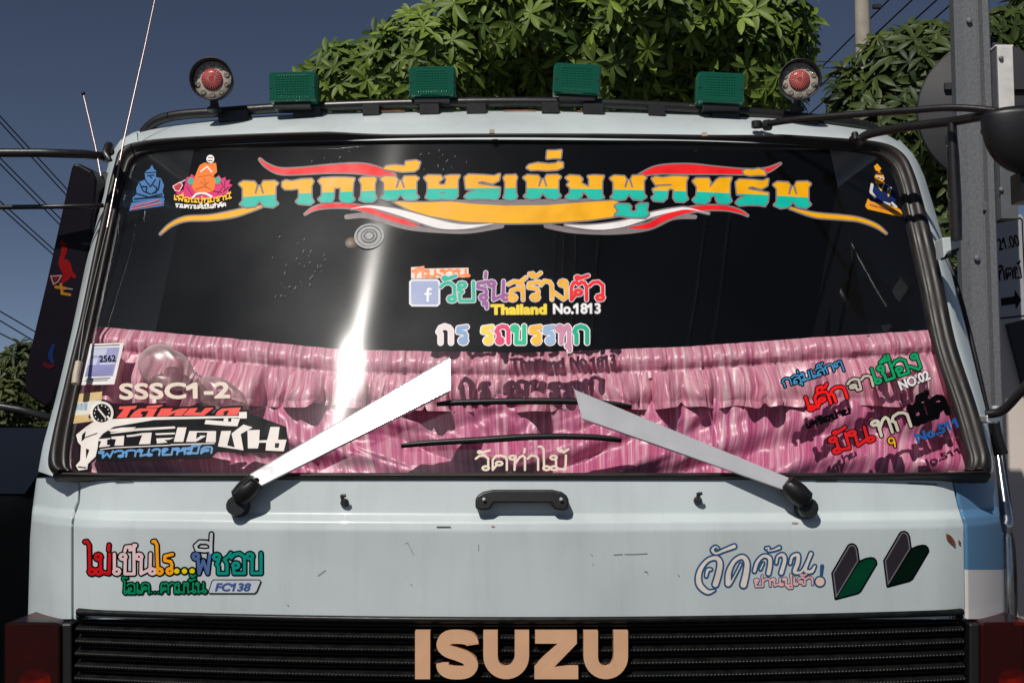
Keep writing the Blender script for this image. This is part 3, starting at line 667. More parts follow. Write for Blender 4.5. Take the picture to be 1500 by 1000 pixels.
# ---- wipers with polished flat covers
def wiper(quad, cap0, cap1, lift0, nrm, blades, label):
    root = MB(); q = np.array(quad, float)
    cm = q.mean(0); p_m = on(np.array([cm[0]]), np.array([cm[1]]), lambda x, z: glass(x, z) - lift0)[0]
    f0 = lambda x, z: p_m[1] - (nrm[0] * (x - p_m[0]) + nrm[2] * (z - p_m[2])) / nrm[1]
    a = lerpline(q[[0, 1]], 30); c = lerpline(q[[3, 2]], 30); rows = []
    for s in (0, 0.035, 0.07, 0.5, 0.93, 0.965, 1):
        e = a * (1 - s) + c * s; t = np.linspace(0, 1, 30)
        edge = -0.004 if s in (0, 1) else 0
        rows.append(np.array([on(np.array([e[i, 0]]), np.array([e[i, 1]]), lambda x, z, k=edge: f0(x, z) - k)[0] for i in range(30)]))
    root.grid(np.array(rows), M['steel'])
    back = [r + [0, 0.004, -0.001] for r in rows]; root.grid(np.array(back), M['steel'])
    root.grid(np.array([rows[0], back[0]]), M['steel']); root.grid(np.array([rows[-1], back[-1]]), M['steel'])
    for k in (0, -1): root.grid(np.stack([[r[k] for r in rows], [r[k] for r in back]]), M['steel'])
    # pivot arm under the cover
    ar = MB(); p0 = at(*cap0); p1 = at(*cap1); d = p1 - p0
    ar.tube([p0, p0 + d * .12, p0 + d * .5, p0 + d * 0.9, p1], [0.012, 0.022, 0.024, 0.022, 0.015], M['black'], 14)
    ar.tube([p0 + [0, -0.004, -0.010], p0 + [0, 0.03, -0.014]], [0.021, 0.024], M['black'], 14)
    ar.tube([p0 + d * 0.05 + [0, -0.012, 0.012], p0 + d * .85 + [0, -0.012, 0.012]], 0.010, M['black'], 10)
    mid = on(np.array([(q[0, 0] + q[3, 0]) / 2]), np.array([(q[0, 1] + q[3, 1]) / 2]), f0)[0]
    tip = on(np.array([q[1, 0] * .6 + q[0, 0] * .4]), np.array([q[2, 1] * .6 + q[3, 1] * .4 - 8]), lambda x, z: glass(x, z) - 0.022)[0]
    ar.tube([p1, mid + [0, 0.012, 0], tip], 0.006, M['black'], 8)
    o = root.build('wiper', truck); o['label'] = label
    ar.build('wiper_arm', o)
    for bl in blades:
        bm = MB(); C = cat(bl, 24); Q = on(C[:, 0], C[:, 1], glass)
        wv = np.interp(np.linspace(0, 1, 24), [0, .1, .5, .9, 1], [.002, .006, .008, .006, .002])
        bm.tube(Q + GN * 0.014, list(wv), M['black'], 8)
        rows = [Q + GN * 0.001 + [0, 0, -0.002], Q + GN * 0.014]; bm.grid(np.array(rows), M['rubber'])
        bm.build('rubber_blade', o)
wiper([(366, 694), (659, 522), (659, 574), (378, 714)], (346, 733, -0.005), (376, 703, -0.005), 0.036, (-0.108, -0.913, 0.394), [[(588, 655), (640, 651), (700, 648), (780, 643), (860, 643), (910, 647)]], 'wiper whose flat steel cover blazes in the sun')
wiper([(1157, 700), (841, 570), (853, 614), (1147, 717)], (1184, 736, -0.005), (1150, 706, -0.005), 0.036, (0.075, -0.920, 0.386), [[(640, 594), (700, 592), (780, 591), (860, 592), (925, 598)]], 'wiper whose flat steel cover is plain pale grey')

# ---- roof bar and lamps
BAR = lambda x, z: 0.50 + 0.10 * (x - XC) ** 2
bar = MB(); C = cat([(210, 196), (220, 184), (238, 174), (270, 168), (330, 164), (400, 159), (500, 155), (600, 152), (700, 150), (800, 150), (900, 153), (1000, 158), (1100, 165), (1200, 175), (1262, 183), (1290, 195)], 80)
Q = on(C[:, 0], C[:, 1], BAR); bar.tube(Q, 0.0135, M['blackmetal'], 14)
for px, py, hw in ((630, 162, 14), (698, 161, 14), (805, 160, 12), (868, 162, 15), (345, 172, 22), (1170, 178, 25), (452, 166, 20), (1060, 170, 20), (545, 163, 12), (960, 164, 12)):
    p = on(np.array([px + 0.0]), np.array([py + 0.0]), BAR)[0]; bar.box(p + [0, -0.005, -0.004], (2 * hw * pxm(0.5), 0.05, 0.028), M['blackmetal'])
bar_o = bar.build('roof_bar', truck)
rs = MB(); C2 = cat([(262, 162), (300, 158.6), (333, 156.5), (380, 153.5)], 20)
def rlamp(x0, y0, x1, y1, tilt):
    y = 0.47; c = at((x0 + x1) / 2, (y0 + y1) / 2, y); k = pxm(y); w_, h_ = (x1 - x0) * k, (y1 - y0) * k; t = R(tilt)
    rot = np.array([[math.cos(t), 0, math.sin(t)], [0, 1, 0], [-math.sin(t), 0, math.cos(t)]])
    lm = MB(); n = 24
    def rr(ww, hh, rad, yy):
        pts = []
        for cx, cz, a0 in ((ww / 2 - rad, hh / 2 - rad, 0), (-ww / 2 + rad, hh / 2 - rad, 90), (-ww / 2 + rad, -hh / 2 + rad, 180), (ww / 2 - rad, -hh / 2 + rad, 270)):
            for a in np.linspace(a0, a0 + 90, 6): pts.append(np.array([cx + rad * math.cos(R(a)), yy, cz + rad * math.sin(R(a))]) @ rot.T + c)
        return pts
    lm.grid([rr(w_, h_, .010, .05), rr(w_, h_, .010, .012), rr(w_ - .003, h_ - .003, .010, .004), rr(w_ - .008, h_ - .008, .009, 0.0)], M['green'], closed_u=True)
    # moulded prism grid on the face
    a = 52; bq = 34; G = np.zeros((bq, a, 3)); ww, hh = w_ - .0085, h_ - .0085
    for j in range(bq):
        for i in range(a):
            u, v = i / (a - 1), j / (bq - 1); inn = 0.14 < u < 0.86 and 0.1 < v < 0.9
            G[j, i] = np.array([(u - .5) * ww, (-0.0016 if (inn and (i % 3) and (j % 3)) else (-0.0002 if inn else -0.0012)), (v - .5) * hh]) @ rot.T + c
    lm.grid(G, M['green'], smooth=False)
    o = lm.build('roof_lamp', truck); o['label'] = 'green rectangular roof lamp'
    for u in (-0.44, 0.44): s_ = MB(); s_.lathe(c + np.array([u * w_, -0.001, -0.002]) @ rot.T, (0, -1, 0), [(0, .0035), (.0015, .0035), (.0016, .002), (.0004, 0)], M['black'], 10); s_.build('screw', o)
    br = MB(); br.box(c + [0, 0.03, -h_ / 2 - 0.008], (w_ * 0.78, 0.045, 0.018), M['black']); br.box(c + [0, 0.055, 0], (w_ * 0.94, 0.02, h_ * 0.9), M['black']); br.build('lamp_bracket', o, bevel=0.003)
rlamp(392, 103, 464, 150, -1.5); rlamp(598, 95, 668, 142, -1.0); rlamp(810, 91, 881, 139, 3.0); rlamp(1021, 104, 1092, 152, 3.0)
def round_lamp(cx, cy, r, ax):
    y = 0.47; c = at(cx, cy, y); rr = r * pxm(y); ax = np.asarray(ax, float); ax /= np.linalg.norm(ax)
    h = MB(); h.lathe(c, ax, [(-0.045, 0), (-0.045, rr * .6), (-0.03, rr * .88), (0.0, rr * .97), (0.018, rr), (0.0185, rr * .95), (0.0, rr * .90), (-0.004, rr * 0.86)], M['black'], 40)
    o = h.build('round_lamp', truck); o['label'] = 'round roof lamp with a red ribbed centre in a clear ring'
    a = np.cross(ax, [0, 0, 1.0]); a /= np.linalg.norm(a); bq = np.cross(a, ax); bq = bq if bq[2] > 0 else -bq
    l = MB(); l.lathe(c - ax * 0.003, ax, [(0, rr * .9), (0.003, rr * .86), (0.004, rr * .55), (0.004, 0.0)], M['clearlens'], 40)
    for k in range(10):
        t = k * 2 * math.pi / 10 + 0.3; p = c + ax * 0.0012 + rr * 0.71 * (math.cos(t) * a + math.sin(t) * bq)
        l.lathe(p, ax, [(0, rr * .135), (0.0018, rr * .12), (0.0012, rr * .09), (0.0012, 0)], M['lensdark'], 12)
    for t in (R(200), R(-20)): l.lathe(c + ax * 0.002 + rr * .80 * (math.cos(t) * a + math.sin(t) * bq), ax, [(0, rr * .05), (0.002, rr * .05), (0.0022, 0)], M['black'], 8)
    l.build('clear_ring', o)
    d = MB(); d.lathe(c + ax * 0.0005, ax, [(0, rr * .5), (0.004, rr * .49), (0.007, rr * .3), (0.008, 0)], M['redlens'], 32)
    for k in range(26):
        t = k * 2 * math.pi / 26; e = math.cos(t) * a + math.sin(t) * bq
        d.tube([c + ax * 0.0088 + e * rr * .12, c + ax * 0.0082 + e * rr * .3, c + ax * 0.0052 + e * rr * .47], 0.0009, M['redlight'], 5)
    d.build('red_centre', o)
    s_ = MB(); s_.tube([c + [0, 0.02, -rr * .85], c + [0, 0.03, -rr * 1.25]], [0.010, 0.013], M['black'], 12); s_.tube([c + [0, 0.03, -rr * 1.2], c + [0, 0.03, -rr * 1.34]], 0.02, M['black'], 12); s_.build('lamp_stalk', o)
round_lamp(311, 117, 32, (0.02, -1, -0.08)); round_lamp(1171, 118, 31, (-0.10, -1, -0.06))

# ---- mirrors and their tubes
ml = MB(); OUTL = [(104, 246), (108, 239), (116, 240), (134, 250), (141, 262), (139, 300), (126, 400), (108, 490), (88, 560), (76, 590), (66, 596), (42, 580), (35, 570), (37, 540), (68, 410), (90, 310)]
F = on(*np.array(OUTL, float).T, lambda x, z: 0.42 + 0 * x); ml.prism(F, (0.01, 0.07, 0), M['mirrorback'])
mlo = ml.build('wing_mirror', truck, bevel=0.006, seg=3); mlo['label'] = 'tall dark purple wing mirror on the kerb side'
a = Art(lambda x, z: 0.42 + 0 * x, FN, 0.4); zm = zoomer(0, 333, 3.0)
a.add([('v', zm((272, 68, 18), (284, 90, 26), (276, 125, 22), (268, 150, 20), (285, 165, 50), (296, 205, 40), (275, 240, 14))), ('v', zm((310, 190, 10), (326, 215, 18)))], (120, 14, 18))
a.add([('s', zm((224, 215), (236, 250), (256, 238), (270, 212), (224, 215)), 1.0)], (150, 110, 112)).add([('p', [zm((230, 218), (240, 244), (254, 234), (264, 216))])], (110, 16, 22), -1.2)
a.add([('s', zm((246, 262), (286, 268)), 2.2), ('s', zm((268, 250), (274, 285)), 2.0), ('s', zm((272, 290), (308, 296)), 2.0)], (150, 96, 14)).add([('s', zm((292, 268), (318, 272)), 1.0)], (120, 116, 112))
a.add([('v', zm((236, 520, 16), (222, 560, 22), (232, 590, 14)))], (20, 40, 84)).add([('v', zm((196, 600, 16), (214, 612, 20), (236, 606, 12)))], (74, 14, 22))
a.build('emblem_decal', mlo, 'faded red figure and yellow words')
t_ = MB()
t_.tube(pts_y([(-30, 224, 0.25), (60, 224, 0.27), (125, 226, 0.29), (150, 229, 0.33), (162, 222, 0.38)]), 0.0105, M['blackmetal'], 12)
t_.tube(pts_y([(-30, 304, 0.36), (60, 303, 0.35), (135, 302, 0.33), (150, 301, 0.36)]), 0.006, M['blackmetal'], 10)
t_.build('mirror_arm', mlo); t_ = MB()
t_.tube(pts_y([(-30, 590, 0.45), (30, 600, 0.45), (75, 612, 0.42), (90, 600, 0.35)]), 0.010, M['blackmetal'], 12)
t_.build('mirror_arm', mlo); t_ = MB()
t_.tube(pts_y([(158, 236, 0.33), (156, 226, 0.33), (160, 214, 0.36)]), 0.012, M['blackmetal'], 10); t_.build('arm_clamp', mlo)
gd = MB(); P4 = [(150, 252), (157, 252), (150, 312), (136, 322)]
gd.prism(on(*np.array(P4, float).T, lambda x, z: glass(x, z) + 0.03), (0, 0.05, 0), M['black']); gd.build('pillar_guard', truck, bevel=0.003)

mr = MB(); c = at(1514, 173, 0.02); k = pxm(0.02); rows = []
for th in np.linspace(0.02, math.pi - 0.02, 26):
    rw = []
    for ph in np.linspace(0, 2 * math.pi, 40, endpoint=False):
        e = lambda v: math.copysign(abs(v) ** 0.85, v)
        zz = e(math.sin(ph)) * math.sin(th); rw.append(c + np.array([78 * k * e(math.cos(ph)) * math.sin(th), 0.055 * math.cos(th), (17 if zz > 0 else 87) * k * zz]))
    rows.append(rw)
mr.grid(rows, M['black'], closed_u=True); mr.box(at(1512, 276, 0.05), (50 * k, 0.05, 44 * k), M['black']); mro = mr.build('wing_mirror', truck); mro['label'] = 'rounded black wing mirror beside the steel post'
t_ = MB()
t_.tube(pts_y([(1112, 184, 0.40), (1160, 176, 0.33), (1250, 168, 0.24), (1330, 162, 0.16), (1395, 158, 0.10), (1452, 162, 0.05), (1470, 168, 0.03)], 30), [0.0085] * 30, M['blackmetal'], 10)
t_.tube(pts_y([(1258, 206, 0.33), (1275, 196, 0.31), (1330, 186, 0.24), (1395, 178, 0.16), (1450, 168, 0.06)], 24), [0.011] * 24, M['blackmetal'], 12)
t_.tube(pts_y([(1394, 180, 0.16), (1396, 230, 0.16), (1399, 300, 0.16), (1401, 352, 0.16)]), [0.010, 0.014, 0.015, 0.013], M['blackmetal'], 12)
t_.tube(pts_y([(1108, 187, 0.385), (1108, 178, 0.385)]), 0.013, M['blackmetal'], 12); t_.tube(pts_y([(1120, 184, 0.385), (1128, 183, 0.375)]), 0.014, M['blackmetal'], 12)
t_.tube(pts_y([(1246, 200, 0.33), (1262, 212, 0.33)]), 0.012, M['blackmetal'], 10); t_.tube(pts_y([(1252, 196, 0.33), (1253, 206, 0.32)]), 0.009, M['blackmetal'], 10)
t_.build('mirror_arm', mro); t_ = MB()
t_.tube(pts_y([(1448, 606, 0.12), (1470, 600, 0.10), (1500, 568, 0.05), (1540, 525, 0.0)], 14), [0.0105] * 14, M['blackmetal'], 12)
t_.tube(pts_y([(1445, 607, 0.14), (1466, 604, 0.12)]), [0.012, 0.009], M['blackmetal'], 10)
t_.tube(pts_y([(1458, 594, 0.12), (1458, 604, 0.12)]), 0.008, M['steel'], 10)
t_.build('mirror_arm', mro)
hb = MB(); hb.prism(on(*np.array([(1380, 348), (1405, 346), (1404, 362), (1388, 370), (1383, 378)], float).T, lambda x, z: 0.2 + 0 * x), (0, 0.05, 0), M['paint'])
hb.prism(on(*np.array([(1386, 371), (1406, 362), (1406, 366), (1390, 378)], float).T, lambda x, z: 0.198 + 0 * x), (0, 0.05, 0), M['black'])
hb.build('mirror_bracket', mro, bevel=0.003); hb = MB()
hb.prism(on(*np.array([(1445, 608), (1466, 606), (1468, 615), (1460, 620), (1446, 619)], float).T, lambda x, z: 0.12 + 0 * x), (0, 0.05, 0), M['steel'])
hb.build('mirror_bracket', mro, bevel=0.003)
# door edge trims right of the cab
tr = MB()
tr.tube(pts_y([(1345, 262, 0.55), (1378, 350, 0.50), (1405, 430, 0.46), (1428, 520, 0.42), (1446, 600, 0.40), (1458, 660, 0.40), (1468, 690, 0.38)], 30), [0.006] * 30, M['black'], 8)
tr.tube(pts_y([(1462, 668, 0.36), (1469, 720, 0.33), (1474, 760, 0.31), (1475, 790, 0.30), (1476, 850, 0.29), (1477, 906, 0.29)], 30), list(np.interp(np.linspace(0, 1, 30), [0, .3, .5, .55, .75, 1], [.008, .014, .016, .008, .014, .014])), M['chrome'], 10)
tr.tube(pts_y([(1464, 640, 0.5), (1474, 720, 0.45), (1477, 745, 0.45), (1476, 770, 0.45), (1482, 800, 0.45), (1485, 870, 0.45), (1484, 906, 0.45)], 30), [0.009] * 30, M['blackmetal'], 8)
tr.tube(pts_y([(1456, 610, 0.35), (1462, 640, 0.35), (1470, 665, 0.35)], 10), [0.012] * 10, M['black'], 8)
tr.build('door_trim', truck)

# ---- antennas
an = MB(); Q = pts_y([(110, 562, 0.15), (112, 547, 0.16), (116, 530, 0.17)]); an.tube(Q, 0.0085, M['cream'], 12)
an.tube(pts_y([(115, 534, 0.17), (124, 470, 0.22), (157, 333, 0.30)]), [0.0055, 0.003, 0.0026], M['black'], 8)
an.tube(pts_y([(140, 402, 0.26), (157, 333, 0.30), (182, 203, 0.40), (212, 70, 0.50), (232, -25, 0.57)]), [0.0022, 0.0022, 0.0020, 0.0017, 0.0014], M['rod'], 8)
o = an.build('antenna', truck); o['label'] = 'long whip antenna rising from a cream base on the pillar'
an = MB(); an.tube(pts_y([(148, 258, 0.3), (140, 215, 0.32), (122, 138, 0.35)]), [0.0024, 0.0018, 0.0014], M['rod'], 8)
an.lathe(at(122, 137, 0.35), (0, 0, 1), [(-0.005, 0), (-0.004, .004), (0, .005), (0.004, .004), (0.005, 0)], M['black'], 10)
o = an.build('antenna', truck); o['label'] = 'short tilted antenna with a dark tip'

# ================================================================== LETTERING ON THE GLASS
GREY = (128, 118, 120); YEL = (243, 174, 8); TEAL = (10, 186, 166); RED = (238, 24, 30); WHT = (232, 228, 228)
G_ = {
 'พ': [(0, .1), (.1, .01), (.38, .03), (.43, .13), (.37, .5), (.45, .52), (.52, .2), (.59, .52), (.67, .5), (.6, .13), (.64, .01), (.92, .0), (1, .07), (.93, .2), (.93, .76), (1, .88), (.88, 1), (.66, .96), (.59, .84), (.53, .70), (.46, .84), (.4, .96), (.18, 1), (.02, .9), (.1, .78), (.1, .25)],
 'า': [(0, .12), (.1, .06), (.3, .1), (.6, .02), (.95, 0), (1, .08), (.93, .25), (.93, .75), (1, .9), (.9, 1), (.55, .97), (.46, .9), (.56, .75), (.56, .42), (.5, .34), (.3, .38), (.08, .38), (0, .28)],
 'ก': [(0, .12), (.08, .03), (.4, 0), (.75, 0), (1, .03), (.96, .2), (.94, .75), (1, .9), (.9, 1), (.68, .98), (.62, .85), (.64, .38), (.42, .38), (.4, .85), (.34, .98), (.08, .98), (0, .88), (.1, .75), (.1, .3)],
 'เ': [(0, .1), (.15, .02), (.6, .02), (.9, 0), (1, .08), (.9, .25), (.9, .72), (1, .88), (.8, 1), (.3, 1), (0, .92), (.12, .78), (.15, .3)],
 'ย': [(0, .1), (.1, .02), (.45, .03), (.5, .14), (.37, .28), (.42, .42), (.6, .42), (.66, .15), (.6, .06), (.75, .02), (1, .02), (.94, .2), (.94, .85), (.85, 1), (.5, .95), (.2, 1), (.04, .92), (.1, .7), (.1, .3)],
 'ร': [(0, .12), (.1, .02), (.5, .04), (.85, .08), (1, 0), (.97, .22), (.8, .34), (.5, .24), (.36, .28), (.36, .4), (1, .54), (.98, .85), (.9, 1), (.7, .96), (.4, .95), (.1, .98), (0, .9), (.08, .78), (.32, .66), (.6, .74), (.6, .67), (.04, .56)],
 'ม': [(0, .1), (.1, .02), (.35, .05), (.42, .15), (.38, .33), (.63, .54), (.64, .15), (.6, .05), (.75, .02), (1, .04), (.95, .25), (.95, .8), (1, .92), (.85, 1), (.62, .95), (.6, .82), (.43, .62), (.4, .85), (.3, 1), (.08, .98), (0, .9), (.12, .75), (.12, .5), (.04, .4), (.12, .25)],
 'ล': [(0, .08), (.1, .02), (.3, .06), (.6, 0), (1, .03), (.95, .2), (.95, .75), (1, .9), (.9, 1), (.68, .98), (.62, .85), (.64, .5), (.5, .44), (.42, .56), (.4, .85), (.3, .98), (.05, .95), (0, .85), (.1, .75), (.03, .52), (.2, .41), (.55, .39), (.62, .32), (.5, .27), (.1, .3)],
 'ท': [(0, .12), (.08, .03), (.4, .03), (.44, .15), (.4, .48), (.62, .1), (.7, .02), (1, 0), (.95, .2), (.95, .75), (1, .9), (.9, 1), (.68, .98), (.62, .85), (.61, .62), (.43, .72), (.42, .88), (.3, 1), (.08, .96), (0, .86), (.1, .72), (.12, .35)],
 'ู': [(0, .15), (.1, .03), (.4, .05), (.46, .2), (.42, .5), (.55, .68), (.68, .5), (.65, .15), (.75, 0), (.97, 0), (.93, .5), (1, .8), (.9, 1), (.5, .98), (.2, .88), (0, .85), (.05, .7), (.12, .5)],
 'ี': [(0, .75), (.05, .55), (.3, .45), (.6, .55), (.62, .1), (.9, 0), (1, .15), (.95, .7), (.85, .95), (.5, 1), (.2, .85)],
 'ิ': [(0, .7), (.06, .4), (.3, .15), (.6, .3), (.8, .25), (.9, 0), (1, .1), (1, .6), (.85, .92), (.55, 1), (.3, .9), (.1, .95)],
 'ั': [(0, .4), (.1, .12), (.4, .2), (.7, 0), (.95, .4), (1, .9), (.6, .92), (.3, 1), (.05, .8)],
 '่': [(.05, .08), (.5, .1), (1, 0), (.95, .92), (.5, .9), (0, 1)],
}
HOLE = {'ย': [(.4, .72), (.6, .67), (.6, .78), (.45, .8)]}
TITLE = [('พ', 350, 408, 265, 305), ('า', 413, 460, 262, 301), ('ก', 466, 520, 260, 298), ('เ', 526, 552, 259, 297), ('พ', 557, 614, 258, 295), ('ี', 562, 616, 235, 253), ('ย', 621, 674, 256, 294),
 ('ร', 680, 733, 255, 294), ('เ', 737, 758, 256, 294), ('พ', 766, 822, 256, 293), ('ิ', 771, 825, 237, 251), ('่', 800, 823, 220, 234), ('ม', 828, 885, 256, 294), ('พ', 893, 947, 257, 294.5),
 ('ู', 900, 951, 298, 320), ('ล', 954, 1008, 258, 297), ('ท', 1014, 1072, 260, 300), ('ร', 1077, 1126, 262, 303), ('ั', 1088, 1122, 247, 258.5), ('พ', 1132, 1188, 266, 306)]
def title_prims():
    out = []
    for c, x0, x1, y0, y1 in TITLE:
        f = lambda q: [(x0 + 1.5 + a * (x1 - x0 - 3), y0 + 1.5 + b_ * (y1 - y0 - 3)) for a, b_ in q]
        out.append(('p', [f(G_[c])] + ([f(HOLE[c])] if c in HOLE else [])))
    return out
tp = title_prims(); under = [tp[14]]; rest = tp[:14] + tp[15:]
split = lambda X: np.interp(X, [340, 410, 520, 620, 760, 890, 1000, 1100, 1200], [290.5, 285, 281, 277, 276, 278, 280.5, 285, 291])
red = [('v', [(381, 234, 2), (391, 243, 5), (410, 251, 8), (440, 251, 9), (480, 248, 11), (520, 247, 14), (545, 250, 14), (575, 258, 8)]),
       ('v', [(937, 257, 3), (965, 249, 11), (1008, 248, 14), (1050, 250, 10), (1093, 252, 7), (1122, 250, 6), (1143, 240, 1)]),
       ('v', [(447, 314, 1), (460, 306, 4), (480, 302, 6), (510, 302, 6), (540, 308, 7), (570, 319, 7), (598, 327, 7), (612, 330, 2)]),
       ('v', [(922, 334, 2), (950, 331, 8), (972, 320, 9), (997, 311, 8), (1029, 305, 7), (1061, 305, 6), (1083, 310, 4), (1095, 316, 1)])]
yel = [('v', [(235, 343, 1), (250, 330, 4), (272, 321, 6), (308, 319, 7), (340, 314, 9), (363, 308, 7), (383, 303, 2)]),
       ('v', [(1157, 305, 2), (1192, 315, 6), (1229, 318.5, 6), (1258, 322, 5), (1283, 331, 4), (1298, 342, 1)]),
       ('p', [[(576, 296), (600, 308), (630, 317), (680, 325), (740, 327.5), (800, 327), (860, 323), (905, 317), (905, 294), (860, 296.5), (800, 301), (740, 301.5), (690, 299), (660, 295.5), (620, 297)]])]
wht = [('v', [(515, 306, 1), (540, 303, 3), (570, 308, 7), (600, 316, 10), (640, 328, 12), (665, 332, 9), (690, 332, 5), (722, 328, 1)]),
       ('v', [(828, 330, 1), (860, 333, 6), (890, 332, 9), (923, 326, 9), (955, 315, 7), (987, 308, 5), (1008, 306, 3), (1038, 313, 1)])]
gry = [('v', [(508, 318, 3), (535, 316, 4), (560, 323, 4), (600, 333, 5), (650, 338, 4), (690, 338, 4), (735, 331, 3)]), ('v', [(800, 331, 3), (840, 338, 4), (900, 340, 4), (950, 334, 4), (985, 319, 4), (1018, 318, 2)]),
       ('v', [(640, 297, 5), (700, 298, 6), (800, 297, 6), (880, 295, 5)])]
a = Art(glass, GN)
a.add(red + yel + wht + gry, GREY, 2.2).add(red, RED).add(wht, WHT).add(yel, YEL)
a.add([('s', cat([(600, 326), (640, 336), (690, 337), (720, 331)], 20), 0.5), ('s', cat([(825, 333), (870, 338), (910, 334), (940, 325)], 20), 0.5)], (90, 84, 90))
a.add(rest + under, GREY, 3.0).add(rest, YEL, 0.8, lambda X, Y: Y - split(X)).add(rest, TEAL, 0.8, lambda X, Y: split(X) - Y).add(under, TEAL, 0.6)
a.build('title_decal', wo, 'wide yellow and teal Thai title with red, white and gold swooshes')

# seated blue figure, monk on a lotus, seated figure in navy
z2 = zoomer(180, 210, 4.6875)
a = Art(glass, GN, 0.4); BL = (62, 116, 172)
body = z2((200, 148), (214, 178), (230, 192), (226, 232), (262, 242), (284, 290), (272, 330), (284, 360), (272, 382), (70, 402), (66, 376), (96, 350), (92, 310), (112, 266), (156, 250), (150, 206), (166, 186), (184, 178))
a.add([('p', [body]), ('p', [z2((44, 466), (281, 430), (286, 376), (58, 410))])], BL)
for q in ([(160, 205), (225, 200)], [(170, 225), (215, 220)], [(188, 232), (200, 240)], [(155, 255), (190, 300), (225, 250)], [(115, 275), (140, 330), (190, 350)], [(255, 255), (245, 320), (200, 350)], [(100, 350), (180, 372), (270, 350)], [(130, 300), (165, 300), (160, 340)], [(210, 290), (235, 310), (225, 345)], [(80, 385), (270, 368)]):
    a.add([('s', z2(*q), 0.9)], (18, 34, 58))
a.add([('s', z2((70, 440), (90, 425)), .7), ('s', z2((95, 434), (150, 412)), .9), ('s', z2((155, 420), (245, 392)), .9), ('s', z2((60, 455), (140, 441)), .9), ('s', z2((150, 438), (270, 414)), .9)], (205, 90, 100))
a.build('emblem_decal', wo, 'blue seated deity emblem')
a = Art(glass, GN, 0.4)
lot = z2((362, 345), (420, 374), (480, 390), (560, 390), (640, 378), (700, 350), (738, 342), (722, 322), (754, 286), (728, 280), (740, 250), (706, 258), (706, 232), (676, 244), (660, 218), (640, 240), (510, 240), (472, 212), (458, 232), (436, 234), (432, 262), (416, 322), (380, 330))
a.add([('p', [lot])], (214, 20, 110))
for q in ([(660, 240), (690, 300), (650, 350)], [(700, 260), (700, 320)], [(440, 300), (480, 360)], [(620, 330), (680, 340)], [(730, 300), (690, 335)]): a.add([('s', z2(*q), 0.5)], (90, 5, 50))
a.add([('p', [z2(*circ(468, 262, 22, 14, 26))]), ('p', [z2(*circ(650, 258, 24, 14, 26))])], (60, 170, 140))
monk = z2((530, 155), (560, 138), (640, 140), (646, 200), (622, 222), (636, 262), (628, 322), (600, 338), (500, 336), (474, 300), (490, 268), (498, 230), (516, 184))
a.add([('p', [monk])], (245, 120, 15), 0.4)
for q in ([(520, 235), (600, 220), (630, 240)], [(535, 265), (560, 290), (590, 270)], [(555, 240), (575, 300)], [(500, 320), (560, 300), (610, 320)]): a.add([('s', z2(*q), 0.45)], (150, 60, 10))
a.add([('p', [z2(*circ(602, 112, 27, 18, 29))]), ('s', z2((536, 198), (580, 164), (612, 200)), 1.0), ('s', z2((478, 380), (505, 352), (536, 346)), 1.6), ('s', z2((548, 346), (575, 350), (610, 370)), 1.6)], (236, 232, 228))
a.add([('s', z2((588, 102), (618, 104)), .6), ('s', z2((585, 122), (615, 124)), .7), ('s', z2((580, 140), (600, 138)), .5)], (30, 26, 30))
a.add([('p', [z2((345, 300), (362, 330), (388, 335), (412, 292), (396, 270))])], (180, 30, 40))
a.add([('s', z2((345, 300), (362, 330), (388, 335), (412, 292), (396, 270), (345, 300)), .7), ('s', z2((396, 276), (430, 256)), .7)], (236, 200, 205))
tx = flat(thai('เพื่อนปทุมธานี'.replace('ธ', 'ร'), z2((352, 392))[0], z2((740, 384))[0], 6.5, 0.85))
bend = lambda pr, k: [('s', [(x, y + k * ((x - 297) / 40) ** 2 * -1 + k) for x, y in p[1]], p[2]) for p in pr]
a.add(bend(tx, 5), (245, 190, 30))
a.add(bend(flat(thai('รวมความดีเป็นสำคัญ'.replace('ญ', 'ด'), z2((362, 440))[0], z2((708, 432))[0], 5.0, 0.7)), 3.5), (230, 226, 222))
a.build('emblem_decal', wo, 'monk in orange robe on a magenta lotus with Thai words below')
z6 = zoomer(1130, 210, 4.054)
a = Art(glass, GN, 0.4)
a.add([('p', [z6((590, 348), (600, 262), (630, 242), (682, 242), (716, 264), (740, 300), (737, 348), (700, 364), (640, 352))])], (28, 44, 92))
a.add([('p', [z6(*circ(640, 208, 29, 16, 36))]), ('p', [z6((608, 138), (628, 122), (652, 150), (640, 172), (618, 162))]), ('p', [z6((556, 374), (572, 328), (590, 346), (740, 380), (768, 396), (780, 426), (770, 438), (570, 392))])], (232, 158, 30))
a.add([('s', z6((618, 232), (652, 282), (668, 238)), 0.9), ('s', z6((690, 280), (694, 316), (708, 280)), .8)], (236, 190, 60))
a.add([('s', z6((598, 242), (590, 290), (612, 322)), 2.2), ('s', z6((692, 272), (708, 268)), 1.6), ('s', z6((668, 354), (700, 364)), 1.8), ('s', z6((716, 356), (740, 380)), 1.8), ('s', z6((630, 200), (664, 212)), 1.6)], (214, 212, 214))
a.add([('s', z6((612, 180), (664, 184)), 1.2), ('s', z6((630, 206), (640, 208)), .8), ('s', z6((652, 212), (660, 214)), .8)], (30, 30, 44))
a.add([('s', z6((585, 366), (630, 380)), .9), ('s', z6((640, 380), (690, 396)), .9), ('s', z6((700, 396), (750, 412)), .9)], (178, 70, 90))
a.build('emblem_decal', wo, 'small seated figure in a navy suit over an orange ribbon')

